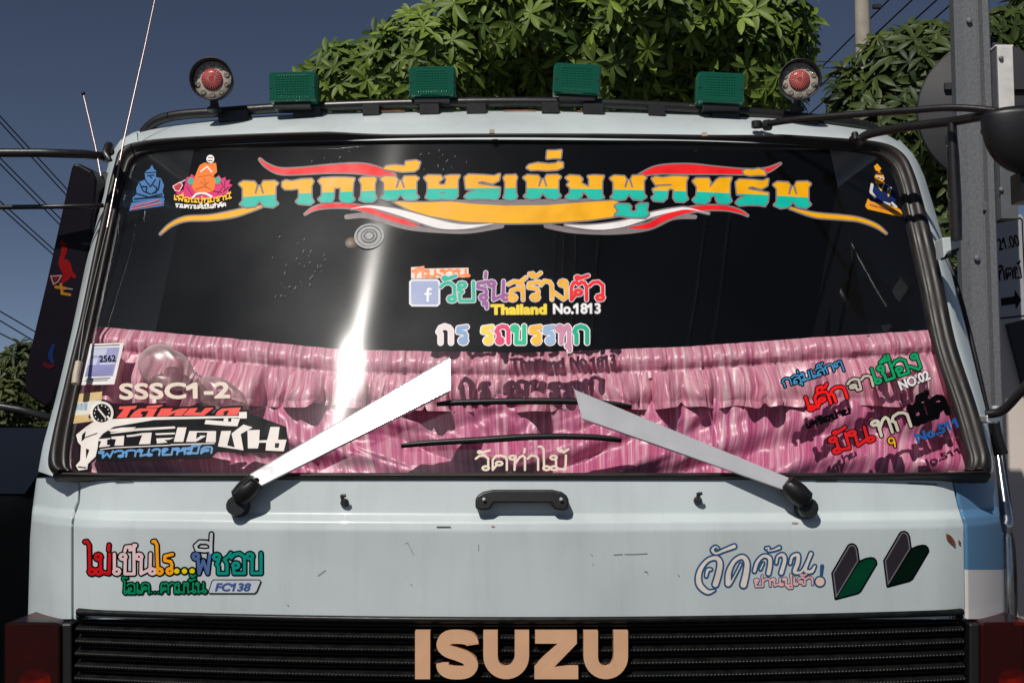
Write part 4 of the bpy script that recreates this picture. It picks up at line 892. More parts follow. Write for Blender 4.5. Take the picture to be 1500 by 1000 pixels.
# middle lettering
zc = zoomer(580, 380, 4.6875)
a = Art(glass, GN)
t1 = flat(thai('ทีมงาน', zc((112, 122))[0], zc((492, 118))[0], 10, 1.5)); a.add([('p', [zc((104, 55), (190, 48), (196, 64), (498, 58), (500, 124), (104, 132))])], (240, 214, 200)); a.add(t1, (244, 130, 60), 0.1)
fb = zc((110, 138), (285, 138), (302, 155), (302, 305), (285, 322), (110, 322), (93, 305), (93, 155))
a.add([('p', [fb])], (222, 222, 230), 0.6).add([('p', [fb])], (158, 170, 204), -2.4)
a.add([('s', zc((238, 205), (222, 205), (218, 225), (218, 285)), 1.7), ('s', zc((200, 238), (240, 238)), 1.3)], (238, 238, 242))
wd = [('วัย', (310, 290), (535, 285), (20, 180, 150)), ('รุ่น', (545, 278), (755, 278), (150, 86, 150)), ('สร้าง', (765, 280), (1170, 275), (244, 178, 30)), ('ตัว', (1190, 280), (1420, 278), (236, 36, 40))]
prs = []
for t, p, q, c in wd: prs.append((flat(thai(t, zc(p)[0], zc(q)[0], 27 if t != 'ตัว' else 26, 2.2)), c))
a.add(flat([p for p, c in prs]), (206, 196, 206), 1.6)
for p, c in prs: a.add(p, c, 0.2)
l1 = latin('Thailand', zc((655, 378))[0], zc((1030, 375))[0], 14); l2 = latin('No.1813', zc((1082, 375))[0], zc((1402, 372))[0], 15)
a.add([l1], (200, 180, 90), 1.7).add([l1], (246, 214, 30), 0.7).add([l2], (150, 145, 150), 1.4).add([l2], (240, 238, 238), 0.5)
a.build('lettering_decal', wo, 'rainbow Thai slogan with a square f logo and No.1813')
a = Art(glass, GN); prs = []
for t, x0, x1, c in (('ก', 292, 378, (226, 214, 214)), ('ร', 412, 480, (130, 165, 206)), ('ร', 582, 654, (250, 208, 80)), ('ถ', 690, 772, (226, 60, 112)), ('บ', 800, 880, (20, 190, 140)), ('ร', 912, 984, (246, 186, 50)), ('ร', 1008, 1076, (150, 180, 216)), ('ทุ', 1108, 1190, (206, 140, 170)), ('ก', 1224, 1312, (0, 172, 138))):
    prs.append((flat(thai(t, zc((x0, 572))[0], zc((x1, 572))[0], 24, 3.0)), c))
a.add(flat([p for p, c in prs]), (236, 226, 228), 1.8)
for p, c in prs: a.add(p, c, 0.1)
a.build('lettering_decal', wo, 'pastel Thai letters each in its own colour')
a = Art(glass, GN); a.add(flat(thai('วัดท่าไม้', (697, 688), (829, 688), 21, 1.5)), (222, 206, 186), 0.15); a.build('lettering_decal', wo, 'cream Thai words low on the glass')

# lower left cluster
z8 = zoomer(90, 480, 4.412)
a = Art(glass, GN); l = latin('SSSC1-2', z8((380, 460))[0], z8((1085, 450))[0], 23); a.add([l], (222, 206, 190), 1.2); a.build('lettering_decal', wo, 'cream capitals SSSC1-2')
a = Art(glass, GN, 0.4)
a.add([('p', [z8((180, 105), (405, 97), (342, 366), (105, 371))])], (228, 224, 222)).add([('p', [z8((204, 132), (378, 126), (334, 314), (150, 320))])], (150, 152, 196))
a.add([('p', [z8((190, 140), (300, 135), (285, 180), (190, 182))]), ('p', [z8((180, 200), (240, 196), (225, 240), (165, 244))]), ('p', [z8((250, 240), (350, 236), (348, 225), (250, 228))])], (190, 194, 220))
for k in range(5): a.add([('s', z8((168 - k * 3, 250 + k * 14), (342 - k * 4, 244 + k * 14)), 0.5)], (110, 110, 170))
a.add([('s', z8((205, 118), (375, 112)), .5), ('s', z8((160, 333), (315, 326)), .6), ('s', z8((150, 345), (300, 340)), .4)], (90, 90, 100))
a.add([latin('2562', z8((248, 222))[0], z8((352, 218))[0], 9.5)], (18, 18, 22), 0.3)
a.build('permit_decal', wo, 'white and violet permit sticker reading 2562')
a = Art(glass, GN); a.add([('p', [z8((62, 432), (265, 412), (246, 598), (32, 626))])], (204, 176, 124)).add([('p', [z8((62, 486), (252, 468), (246, 552), (44, 572))])], (206, 204, 196))
for k in range(8): a.add([('s', z8((104 + 9 * k, 488), (100 + 9 * k, 532)), 0.35 + 0.25 * (k % 3 == 0))], (96, 150, 186))
a.build('permit_decal', wo, 'tan sticker with a pale blue barcode')
a = Art(glass, GN, 0.45); BK = (14, 15, 20); WB = (226, 218, 212)
zC = zoomer(170, 560, 5.77); zA = zoomer(100, 590, 8.824); zB = zoomer(250, 590, 8.333); PZ = lambda z, *q: ('p', [z(*q)])
redt = [PZ(zC, (30, 205), (178, 198), (160, 222), (125, 228), (88, 295), (5, 300), (70, 225), (25, 225)), PZ(zC, (160, 245), (200, 222), (350, 220), (310, 290), (250, 290), (280, 240), (215, 245), (205, 270), (225, 270), (215, 290), (115, 295)),
 PZ(zC, (265, 200), (400, 190), (360, 212), (255, 216)), PZ(zC, (385, 222), (480, 220), (455, 250), (545, 222), (610, 220), (555, 282), (490, 282), (510, 250), (440, 285), (345, 285)),
 PZ(zC, (625, 220), (690, 218), (660, 255), (720, 255), (755, 218), (825, 215), (745, 278), (570, 278)), PZ(zC, (895, 222), (1055, 213), (1025, 275), (935, 277), (960, 235), (925, 240), (895, 262), (915, 262), (905, 277), (840, 277), (860, 245))]
blut = flat(thai('พวกนายหมัด', z8((240, 840))[0], z8((970, 808))[0], 9.0, 1.35, 0.25))
w1 = [PZ(zA, (510, 350), (690, 320), (880, 315), (830, 345), (560, 375)), PZ(zA, (540, 388), (900, 330), (1380, 305), (1385, 330), (900, 360), (560, 398)),
 PZ(zA, (380, 470), (440, 465), (550, 455), (540, 470), (505, 475), (500, 545), (545, 545), (530, 560), (400, 575), (430, 490), (395, 495)), PZ(zA, (560, 440), (725, 425), (715, 550), (600, 552), (620, 470), (560, 465)),
 PZ(zA, (755, 420), (850, 410), (960, 390), (1080, 385), (1060, 530), (915, 535), (960, 415), (840, 435), (760, 440)), PZ(zA, (1125, 395), (1380, 385), (1380, 405), (1140, 415)),
 PZ(zA, (1140, 460), (1370, 450), (1310, 475), (1240, 480), (1285, 510), (1150, 525)), PZ(zB, (85, 300), (195, 300), (155, 475), (40, 475), (70, 360)),
 PZ(zA, (410, 600), (600, 575), (1325, 542), (1325, 552), (600, 585), (415, 608)), PZ(zB, (0, 505), (535, 490), (540, 500), (0, 517)),
 PZ(zB, (230, 345), (555, 345), (550, 480), (430, 480), (450, 360), (320, 360), (310, 440), (370, 405), (350, 400), (430, 400), (415, 415), (310, 475), (190, 475))]
w2 = [PZ(zB, (620, 345), (738, 342), (690, 520), (785, 545), (745, 375), (890, 265), (1000, 300), (855, 380), (890, 578), (580, 530)),
 ('p', [zB((940, 335), (1088, 330), (1080, 460), (1180, 455), (1220, 295), (1330, 295), (1310, 450), (1415, 450), (1380, 590), (1160, 580), (1170, 485), (1080, 485), (1065, 555), (945, 555)), zB((1275, 490), (1330, 490), (1320, 550), (1270, 550))])]
man = z8((205, 610), (160, 640), (96, 692), (108, 740), (128, 762), (122, 858), (94, 890), (112, 922), (168, 914), (172, 880), (222, 832), (236, 770), (240, 720), (270, 684), (340, 640), (600, 596), (1150, 582), (1150, 570), (560, 578), (330, 590), (290, 600))
clock = [('p', [z8(*circ(262, 552, 76, 30))])]; sq = [PZ(zB, (835, 115), (930, 110), (930, 190), (835, 190)), PZ(zB, (430, 210), (650, 225), (650, 190), (705, 190), (700, 230), (740, 232), (745, 190), (845, 195), (815, 285), (680, 280), (415, 258))]
allp = redt + blut + w1 + w2 + [('p', [man])] + clock + sq + [('p', [z8((250, 640), (1000, 610), (1220, 570), (1440, 650), (1460, 790), (1000, 790), (960, 830), (240, 850))])]
a.add(allp, BK, 3.2).add(redt, (232, 72, 64), .2).add(blut, (86, 144, 196), .1).add(w1 + w2 + sq, WB, .1).add([('p', [man])] + clock, WB)
a.add([('p', [z8(*circ(262, 552, 60, 26))]), ('p', [z8((135, 690), (160, 668), (150, 720), (130, 735))]), ('p', [z8((160, 780), (182, 790), (160, 850))]), ('s', z8((112, 900), (160, 905)), 1.0)], BK)
a.add([('s', z8((240, 525), (262, 552), (285, 580)), 1.2)] + [('s', [z8((262 + 47 * math.cos(t), 552 + 47 * math.sin(t)))[0]] * 2, 1.0) for t in np.linspace(0, 2 * math.pi, 12, endpoint=False)] + [('s', z8((300, 575), (312, 590)), 1.6)], WB)
a.add([('s', z8((150, 712), (232, 682)), 0.7)], (60, 60, 66))
a.build('lettering_decal', wo, 'black backed Thai slogan with a clock-headed white figure')

# lower right cluster
zr = zoomer(1130, 500, 8.333); zq = zoomer(1170, 570, 6.0); zg = zoomer(1240, 490, 9.09)
a = Art(glass, GN, 0.4)
blu = flat(thai('กลุ่มเล็กๆ', zr((150, 560))[0], zr((880, 325))[0], 11.5, 1.05)); rd = flat(thai('เด็ก', zr((440, 850))[0], zr((925, 690))[0], 20, 1.9)); gy = flat(thai('จา', zr((955, 620))[0], zr((1240, 545))[0], 17, 1.8)); gn = flat(thai('เขือง', zg((370, 665))[0], zg((990, 455))[0], 23, 1.8))
no = latin('NO.02', zg((725, 740))[0], zg((1115, 590))[0], 14)
a.add(blu + rd + gy + gn, (6, 6, 9), 1.9).add([no], (14, 12, 16), 1.9).add(blu, (64, 140, 186)).add(rd, (240, 26, 26), .2).add(gy, (190, 180, 168)).add(gn, (14, 154, 96), .2).add([no], (222, 218, 220), 0.8)
a.build('lettering_decal', wo, 'tilted blue, red and green Thai slogan with NO.02')
a = Art(glass, GN, 0.4)
rd = flat(thai('มัน', zq((310, 565))[0], zq((640, 455))[0], 23, 2.0)); cr = flat(thai('ทก', zq((680, 425))[0], zq((985, 325))[0], 24, 2.2)); bk = flat(thai('เม็ด', zq((1010, 310))[0], zq((1310, 205))[0], 26, 4.6)); tiny = flat(thai('เครือข่าย', zq((70, 345))[0], zq((450, 210))[0], 7, 1.6))
u = [('s', zq(*circ(812, 452, 24, 12)) + [zq(circ(812, 452, 24, 12)[0])[0]], 1.2), ('s', zq((840, 460), (846, 505)), 1.2)]
n5 = latin('No.511', zq((1045, 470))[0], zq((1402, 330))[0], 14)
a.add(rd + cr + u, (6, 6, 8), 1.9).add(bk + tiny, (6, 6, 8)).add(rd, (206, 24, 30), .2).add(cr, (196, 188, 172)).add(u, (226, 172, 30)).add([n5], (20, 84, 150), 0.9)
a.build('lettering_decal', wo, 'tilted red, cream and black Thai slogan with No.511')

# scratches and a suction disc on the glass
a = Art(glass, GN, 0.35, base=0.0004)
rnd = random.Random(4)
for _ in range(60):
    cx, cy = rnd.choice([(435, 378), (470, 390), (640, 236), (500, 228), (435, 420)]); x, y = rnd.gauss(cx, 18), rnd.gauss(cy, 14); t = rnd.gauss(-1.0, 0.25); L = rnd.uniform(1, 5)
    a.add([('s', [(x, y), (x + L * math.cos(t), y + L * math.sin(t))], rnd.uniform(0.12, 0.28))], (150, 150, 156))
a.build('glass_scratches', wo); bpy.data.objects['glass_scratches'].name = 'glass_scratch'
sc_ = MB(); c = on(np.array([541.]), np.array([347.]), glass)[0]; k = pxm(0.2)
M['cup'] = mat('suction_cup', (0.36, 0.36, 0.36), 0.35, noise=0.2, nscale=40)
M['cupd'] = mat('suction_cup_brown', (0.16, 0.11, 0.08), 0.5)
def disc(c, r0, r1, h, m): 
    n = 40; e1 = np.array([1.0, 0, 0]); e2 = np.cross(GN, e1)
    rg = lambda r, h: [c + GN * h + r * k * (math.cos(t) * e1 + math.sin(t) * e2) for t in np.linspace(0, 2 * math.pi, n, endpoint=False)]
    sc_.grid([rg(r1, 0.0006), rg(r1, h)], m, closed_u=True, smooth=False); sc_.grid([rg(r1, h), rg(max(r0, .1), h)], m, closed_u=True, smooth=False)
M['cupl'] = mat('suction_cup_pale', (0.42, 0.42, 0.42), 0.6, spec=0.2, noise=0.15, nscale=90); M['cup'] = mat('suction_cup', (0.20, 0.20, 0.21), 0.6, spec=0.2, noise=0.3, nscale=120)
disc(c, 19, 22.5, .004, M['cupl']); disc(c, 17.5, 19, .0025, M['cup']); disc(c, 13, 17.5, .003, M['cupl']); disc(c, 10.5, 13, .0022, M['cup']); disc(c, 8.5, 10.5, .004, M['cupl']); disc(c, 6, 8.5, .003, M['cup']); disc(c, 0, 6, .0045, M['cupl'])
c2 = on(np.array([515.]), np.array([356.]), glass)[0]; sc_.lathe(c2, GN, [(0.0008, 10 * k), (0.003, 7 * k), (0.003, 0)], M['cupd'], 20)
o = sc_.build('suction_cup', wo)
for px, py in ((721, 205), (1029, 209)): cl = MB(); cl.box(on(np.array([px + .0]), np.array([py + .0]), glass)[0] + GN * 0.034, (0.013, 0.006, 0.009), M['cream']); cl.build('seal_clip', truck)

# ================================================================== LETTERING AND WEAR ON THE FRONT PANEL
zl = zoomer(110, 770, 5.172)
a = Art(front, FN, 0.45)
words = [('ไม่', (88, 362), (262, 362), (196, 16, 22)), ('เป็น', (282, 362), (590, 360), (228, 194, 196)), ('ไร', (606, 360), (735, 358), (244, 158, 20)), ('พ', (900, 358), (1022, 358), (76, 104, 156)), ('ชอบ', (1052, 358), (1410, 356), (0, 142, 128))]
prs = [(flat(thai(t, zl(p)[0], zl(q)[0], 29, 2.15)), c) for t, p, q, c in words]
ii = [('s', zl((1030, 180), (985, 186), (925, 180), (912, 150), (945, 120), (1000, 122), (1030, 140), (1030, 200)), 2.1), ('s', zl((1030, 140), (1034, 60)), 2.2)]
dots = [('p', [zl(*circ(x, 340, 22, 16))]) for x in (772, 830, 888)]
a.add(flat([p for p, c in prs]) + ii + dots, (8, 8, 10), 2.3)
for p, c in prs: a.add(p, c, 0.1)
a.add(ii, (190, 194, 200)).add(dots, (226, 210, 20), -0.3)
gt = flat(thai('โอเค...ตามนั้น', zl((358, 508))[0], zl((985, 502))[0], 14.5, 1.15)); a.add(gt, (4, 14, 10), 2.0).add(gt, (0, 138, 92))
fc = zl((1050, 404), (1395, 404), (1412, 416), (1380, 495), (1362, 511), (1020, 511), (1010, 498), (1036, 418))
a.add([('p', [fc])], (10, 10, 12), 0.3).add([('p', [fc])], (196, 200, 208), -1.2).add([latin('FC138', zl((1066, 490))[0], zl((1322, 490))[0], 11.5, 0.25)], (64, 92, 142), 0.9)
a.build('lettering_decal', front_o, 'multicoloured Thai phrase with a framed FC138')
ze = zoomer(1005, 770, 6.82); V = lambda *q: ('v', ze(*[(x, y, w_ * (0.84 if w_ > 30 else 0.74)) for x, y, w_ in q]))
a = Art(front, FN, 0.4); NV = (44, 86, 128); CRM = (226, 216, 206)
big = [V((285, 640, 14), (210, 655, 50), (130, 575, 66), (135, 450, 52), (210, 345, 40), (300, 318, 48), (338, 370, 60), (322, 480, 66), (292, 580, 66)), V((248, 432, 24), (215, 440, 34), (200, 500, 26)),
       V((420, 572, 66), (425, 460, 58), (480, 350, 42), (560, 308, 50), (606, 360, 58), (600, 460, 66), (572, 585, 72)), V((445, 570, 24), (500, 470, 20), (545, 380, 20)),
       V((322, 224, 18), (292, 205, 22), (262, 240, 34), (300, 272, 30), (380, 240, 34), (480, 202, 44)),
       V((682, 448, 36), (710, 360, 36), (770, 300, 34), (830, 316, 44), (838, 380, 48), (822, 470, 50)), V((742, 430, 22), (770, 372, 18)), V((798, 222, 26), (826, 218, 22), (822, 244, 20), (870, 240, 22), (930, 215, 34)),
       V((900, 368, 28), (915, 305, 30), (965, 288, 40), (984, 340, 44), (950, 465, 48)),
       V((1040, 372, 30), (1060, 304, 32), (1116, 290, 42), (1112, 370, 48), (1084, 455, 44), (1150, 455, 30), (1210, 360, 34), (1246, 276, 40)), V((1220, 340, 36), (1190, 440, 40), (1250, 452, 40), (1285, 400, 26))]
sm = flat(thai('ย่านปู่เจ้า', ze((682, 602))[0], ze((1262, 580))[0], 10.5, 1.25)); ex = [('v', ze((1358, 400, 34), (1350, 490, 24)))]; dot = [('p', [ze(*circ(1336, 554, 44, 20))])]
a.add(big + dot, NV, 2.4).add(sm, NV, 1.2).add(ex, NV, 0.6).add(big, CRM, -0.2).add(sm, (232, 178, 172)).add(dot, (226, 196, 184))
a.build('lettering_decal', front_o, 'cream and blue brush-style Thai word')
zb = zoomer(1200, 760, 7.694)
for sh, gcol, lab in (((0, 0), (4, 62, 40), 'leaf badge with a brighter green half'), ((585, -140), (4, 24, 16), 'leaf badge with a nearly black green half')):
    f = lambda *q: zb(*[(x + sh[0], y + sh[1]) for x, y in q])
    lf = f((150, 608), (330, 300), (348, 288), (375, 284), (404, 300), (424, 340), (442, 470), (186, 892)); rt = f((448, 484), (520, 452), (578, 440), (612, 446), (634, 470), (640, 500), (460, 806), (430, 828), (196, 890))
    a = Art(front, FN, 0.4); a.add([('p', [lf]), ('p', [rt])], (6, 6, 8), 2.2).add([('p', [lf])], (112, 110, 116), -0.2).add([('p', [lf])], (46, 42, 50), -2.0).add([('p', [rt])], gcol, -0.3)
    a.build('leaf_decal', front_o, lab)
a = Art(front, FN, 0.35, base=0.0004)
for q in ([(594, 796), (597, 794), (600, 800)], [(601, 802), (606, 812)], [(701, 797), (701, 806)], [(866, 812), (868, 813)], [(868, 825), (869, 827)], [(899, 812), (912, 811)], [(915, 811), (930, 811), (948, 810)], [(944, 836), (948, 837), (949, 840)], [(993, 841), (995, 843)], [(602, 855), (603, 856)], [(466, 842), (477, 834)], [(421, 885), (423, 886)]): a.add([('s', q, 0.5)], (136, 142, 143))
for q in ([(1330, 707), (1352, 708), (1372, 709)], [(858, 700), (884, 701)], [(1195, 704), (1225, 704)], [(640, 771), (660, 771)], [(170, 706), (195, 705)]): a.add([('s', q, 0.7)], (60, 54, 50))
for q in ([(1160, 765), (1168, 765)], [(720, 770), (724, 770)]): a.add([('s', q, 0.7)], (170, 120, 80))
a.add([('v', [(1386, 782, 2), (1390, 787, 7), (1395, 793, 6), (1398, 798, 3)]), ('s', [(1404, 792), (1406, 795)], 1.4)], 0, m=M['rust'])
a.build('paint_chip', front_o)
# rust and chips along the roof lip
a = Art(lambda x, z: glass(x, z) + 0.105, np.array([0, -0.8, 0.6]), 0.35, base=0.008)
for q in ([(558, 167), (575, 166.5), (592, 166.5)], [(738, 166), (760, 165.5), (784, 166)], [(846, 166), (852, 168)]): a.add([('v', [(x, y, 2.2) for x, y in q])], 0, m=M['rust'])
for q in ([(516, 173), (522, 175), (527, 174)], [(598, 173), (604, 174), (607, 178)], [(625, 174), (633, 173), (637, 177)], [(655, 173), (664, 174)], [(688, 174), (693, 177)], [(742, 173), (745, 175)], [(797, 172), (800, 175)], [(950, 174), (958, 174)], [(978, 175), (984, 178)], [(430, 176), (440, 178)]): a.add([('s', q, 0.5)], (96, 100, 100))
a.build('paint_chip', truck)
# pressed frame line on the upper strip
# ================================================================== CURTAIN
def vnoise(x, seed):
    r_ = np.random.default_rng(seed).uniform(-1, 1, 4096); i = np.floor(x).astype(int); f = x - i; f = f * f * (3 - 2 * f)
    return r_[i % 4096] * (1 - f) + r_[(i + 1) % 4096] * f
def vn2(x, y, seed):
    r_ = np.random.default_rng(seed).uniform(-1, 1, (256, 256)); i = np.floor(x).astype(int); j = np.floor(y).astype(int); f = x - i; g_ = y - j; f = f * f * (3 - 2 * f); g_ = g_ * g_ * (3 - 2 * g_)
    q = lambda a_, b_: r_[a_ % 256, b_ % 256]
    return (q(i, j) * (1 - f) + q(i + 1, j) * f) * (1 - g_) + (q(i, j + 1) * (1 - f) + q(i + 1, j + 1) * f) * g_
CUR = lambda x, z: 0.205 + 0.28 * (z - 1.58) + 0.0 * x
curtain = empty('curtain', (XC, 0.2, 1.58)); tag(curtain, 'gathered pink satin curtain hung across the lower windshield', 'curtain')
topy = lambda X: np.interp(X, [100, 140, 330, 500, 760, 1000, 1200, 1368, 1430], [476, 478, 495, 512, 517, 508, 494, 483, 481])
def sheet(name, y_of, rows_, cols_, disp, ushift=None, xin=0, m='satin'):
    v = np.linspace(0, 1, rows_)[:, None]; u = np.linspace(0, 1, cols_)[None, :]
    ytop, ybot = y_of
    xl_ = lambda Y: np.interp(Y, [476, 700], [138 + xin, 96]); xr_ = lambda Y: np.interp(Y, [476, 700], [1368 - xin, 1424])
    X0 = 110 + u * 1300; Y = ytop(X0) * (1 - v) + ybot(X0) * v; X = xl_(Y) * (1 - u) + xr_(Y) * u
    Y = ytop(X) * (1 - v) + ybot(X) * v
    U = u + 0 * v; Vv = v + 0 * u; d, ju = disp(U, Vv)
    X = X + ju
    P = np.zeros(X.shape + (3,))
    base = on(X.ravel(), Y.ravel(), CUR).reshape(X.shape + (3,)); P = base.copy(); P[..., 1] -= d
    UV = np.stack([U + (ushift(U, Vv) if ushift else 0), Vv], -1)
    b = MB(); b.grid(P, M[m], uv=UV); return b.build(name, curtain)
def d_head(u, v):
    g = 0.006 * vn2(u * 110, v * 1.6, 43) + 0.004 * vnoise(u * 120 + 0.3 * v, 1) + 0.004 * vnoise(u * 260, 2); env = 0.35 + 0.65 * np.abs(np.cos(math.pi * v * 0.95)) 
    puff = 0.016 * np.sin(math.pi * np.clip(v * 1.35, 0, 1)) ; crev = np.exp(-(vnoise(u * 70 + .4 * v, 31) / .12) ** 2) * .008 * np.abs(np.cos(math.pi * v * .9)); return 0.006 + g * env + puff - crev, 1.5 * vnoise(u * 90, 3)
sheet('curtain_heading', (topy, lambda X: topy(X) + 44), 34, 900, d_head)
seam = lambda X: topy(X) + 36
def d_fl(u, v):
    p1 = vnoise(u * 52 + 0.5 * vnoise(u * 9, 8) + 0.25 * v * vnoise(u * 20, 9), 4); p2 = vnoise(u * 120 + 0.6 * v, 5); a_ = 0.004 + 0.038 * v ** 0.8
    pl = np.sign(p1) * np.abs(p1) ** 0.8
    pl = pl * (1 - .45 * np.abs(2 * u - 1) ** 3) - 0.75 * np.exp(-(vnoise(u * 30 + .3 * v * vnoise(u * 13, 33), 32) / .10) ** 2) - .45 * np.exp(-(p1 / .12) ** 2)
    return 0.014 + 0.022 * np.sin(math.pi * np.clip(v * 1.2, 0, 1) * 0.8) + a_ * 1.0 * pl + 0.006 * p2 * (1 - 0.5 * v) + 0.009 * vn2(u * 70, v * 1.6, 41) + .003 * vn2(u * 160, v * 4, 42), 6 * vn2(u * 40, v * 2.5, 6) * v
scal = lambda X: 596 + 2.5 * vnoise(np.asarray(X) / 30.0, 12) - 7 * np.exp(-(vnoise(np.asarray(X) / 60.0, 14) / .08) ** 2) + np.interp(X, [100, 350, 760, 1100, 1430], [-8, 0, 6, 0, -2])
sheet('curtain_flounce', (seam, scal), 46, 1000, d_fl)
def d_dr(u, v):
    c = np.minimum(np.abs(u - 0.12), np.abs(u - 0.9))
    sw = np.sin(2 * math.pi * (2.1 * v + 1.6 * np.abs(u - 0.5) * 2 + 0.5 * vnoise(u * 6, 21)))
    f2 = vnoise(u * 26 + 3.2 * v * np.sign(u - 0.5) + 0.8 * vnoise(v * 4 + u * 3, 24), 22); f3 = vnoise(u * 9 + 5 * v, 23)
    lump = vnoise(u * 40 + v * 9, 25) * np.exp(-((u - 0.55) / 0.16) ** 2)
    f4 = np.exp(-(vn2(u * 14 + 3 * v * np.sign(u - .5), v * 3, 27) / .22) ** 2)
    return 0.006 + 0.015 * sw * np.clip(v * 2 - 0.5, 0, 1) + 0.008 * f2 + 0.009 * f3 + 0.008 * lump - .004 * f4 + .006 * vn2(u * 24, v * 3 + 4 * np.abs(u - .5), 44) + .004 * vn2(u * 80 + 8 * v * np.sign(u - .5), v * 2.5, 45) + .003 * vn2(u * 170, v * 2, 46), 3 * vnoise(u * 22, 26)
sheet('curtain_drape', (lambda X: topy(X) + 60, lambda X: 700 + 0 * X), 90, 700, d_dr, lambda u, v: 0.10 * (v ** 1.5) * np.sign(u - 0.5) * np.abs(u - 0.5), m='satin2')
rd_ = MB(); C = cat([(136, 481), (330, 500), (500, 517), (760, 521), (1000, 512), (1200, 498), (1370, 486)], 40); rd_.tube(on(C[:, 0], C[:, 1], lambda x, z: CUR(x, z) + 0.004), 0.003, M['blackmetal'], 8); rd_.build('curtain_string', curtain)

# clear inflated plastic bag lying between glass and curtain
bg = MB(); p0 = at(206, 520, 0.195); p1 = at(362, 603, 0.150); ax = p1 - p0; L = np.linalg.norm(ax); k = pxm(0.18)
prof = [(0, 0), (.02, 14), (.08, 25), (.18, 31), (.3, 30), (.4, 23), (.46, 16), (.48, 17), (.5, 14), (.52, 16), (.54, 14), (.58, 19), (.66, 24), (.78, 25), (.88, 22), (.95, 14), (1, 6)]
nn = 36; a1 = np.cross(ax, [0, 1.0, 0]); a1 /= np.linalg.norm(a1); a2 = np.array([0, 1.0, 0]); rows = []
for d, r_ in cat(prof, 60):
    rows.append([p0 + ax * d + r_ * k * (1 + 0.05 * math.sin(5 * t + d * 20)) * (math.cos(t) * a1 + 0.55 * math.sin(t) * a2) for t in np.linspace(0, 2 * math.pi, nn, endpoint=False)])
bg.grid(rows, M['clear'], closed_u=True); o = bg.build('plastic_bag', None); tag(o, 'clear inflated plastic bag twisted at the waist, lying behind the windshield', 'plastic bag')

# ================================================================== STREET BEHIND
# steel post: H profile
pc = at(1431, 352, 2.0); k = pxm(2.0)
sp = MB(); prof = [(-24, 16), (-27, -8), (-18, -20), (2, -20), (5, -11), (8, -11), (11, -20), (20, -20), (25, -12), (26, 0), (30, 4), (30, 16)]
ring = lambda z: [(pc[0] + a_ * k, pc[1] + b_ * k, z) for a_, b_ in prof]
sp.grid([ring(z) for z in (0.0, 2.0, 5.6)], M['galv'], closed_u=True, smooth=False)
for z in (1.2, 2.35, 3.3): sp.lathe((pc[0] - 10 * k, pc[1] - 22 * k, z), (0, -1, 0), [(0, .012), (.006, .012), (.008, .008), (.008, 0)], M['galv'], 8)
o = sp.build('steel_post', None); tag(o, 'grey galvanised steel post standing right of the cab', 'post')
rsn = MB(); c = at(1452, 166, 2.6); k = pxm(2.6); r_ = 108 * k
rsn.lathe(c, (0, -1, 0), [(0, 0), (0, r_), (-0.006, r_ + 0.004), (-0.02, r_ + 0.004), (-0.02, 0)], M['signback'], 64)
for dz in (-0.12, 0.12): rsn.box(c + [0, -0.012, dz], (r_ * 1.3, 0.016, 0.03), M['signback'])
so = rsn.build('round_sign', None); tag(so, 'large round traffic sign seen from its dark grey back, behind the steel post', 'traffic sign')
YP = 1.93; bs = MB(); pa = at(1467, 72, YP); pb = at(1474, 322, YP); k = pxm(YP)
bs.box((pa[0], YP, (pa[2] + pb[2]) / 2), (25 * k, 0.05, pa[2] - pb[2]), M['shadepole']); bs.box((pa[0], YP, pa[2] + 0.004), (27 * k, 0.056, 0.008), M['strip'])  # grey paints the bar's shade, white cap and plate its sunlit top
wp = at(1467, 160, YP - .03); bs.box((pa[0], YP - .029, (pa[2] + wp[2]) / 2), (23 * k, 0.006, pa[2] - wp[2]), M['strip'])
for z in (pb[2] + .06, pa[2] - .30): bs.box((pa[0] - 18 * k, YP + .035, z), (50 * k, 0.014, 0.035), M['shadepole'])
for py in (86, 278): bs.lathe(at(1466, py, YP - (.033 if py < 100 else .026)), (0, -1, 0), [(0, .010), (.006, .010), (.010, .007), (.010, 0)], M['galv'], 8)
o = bs.build('sign_bar', None, bevel=0.002); tag(o, 'square bar toned grey for shade, with a white plate for its sunlit top, clamped beside the steel post', 'bar')
sg = MB(); Y0 = 2.3; F = on(*np.array([(1448, 322), (1496, 314), (1499, 318), (1506, 462), (1503, 467), (1454, 472)], float).T, lambda x, z: Y0 + 0.0 * x); sg.prism(F, (0, 0.008, 0), M['signwhite'])
sgo = sg.build('direction_sign', None, bevel=0.001); tag(sgo, 'white sign reading 21.00 with Thai lettering and a black arrow', 'sign')
a = Art(lambda x, z: Y0 + 0 * x, FN, 0.35, base=0.0012); DK = (26, 26, 30)
a.add([('s', [(1452, 327), (1494, 319.5), (1497, 322), (1503, 460), (1500, 462.5), (1458, 467)], 1.1)], DK)
a.add([latin('21.00', (1463.5, 367), (1494, 360), 18)], DK, 0.3).add(flat(thai('อาทิตย์', (1441, 414), (1496, 406), 16, 1.0)), DK, 0.1)
a.add([('p', [[(1466, 437), (1486, 434), (1486, 424), (1496, 439), (1488, 453), (1487, 445), (1467, 448)]])], DK)
a.build('sign_lettering', sgo)
wl = MB(); F = on(*np.array([(1440, 452), (1700, 452), (1700, 905), (1440, 905)], float).T, lambda x, z: 3.4 + 0 * x); F[2:, 2] = 0; wl.prism(F, (0, 0.2, 0), M['wall'])
o = wl.build('plaster_wall', None); tag(o, 'cream plastered wall right of the truck behind the post', 'wall')
tp_ = MB(); F = on(*np.array([(1476, 474), (1560, 455), (1560, 720), (1505, 586)], float).T, lambda x, z: 3.36 + 0 * x); tp_.prism(F, (0, 0.03, 0), M['tarp'])
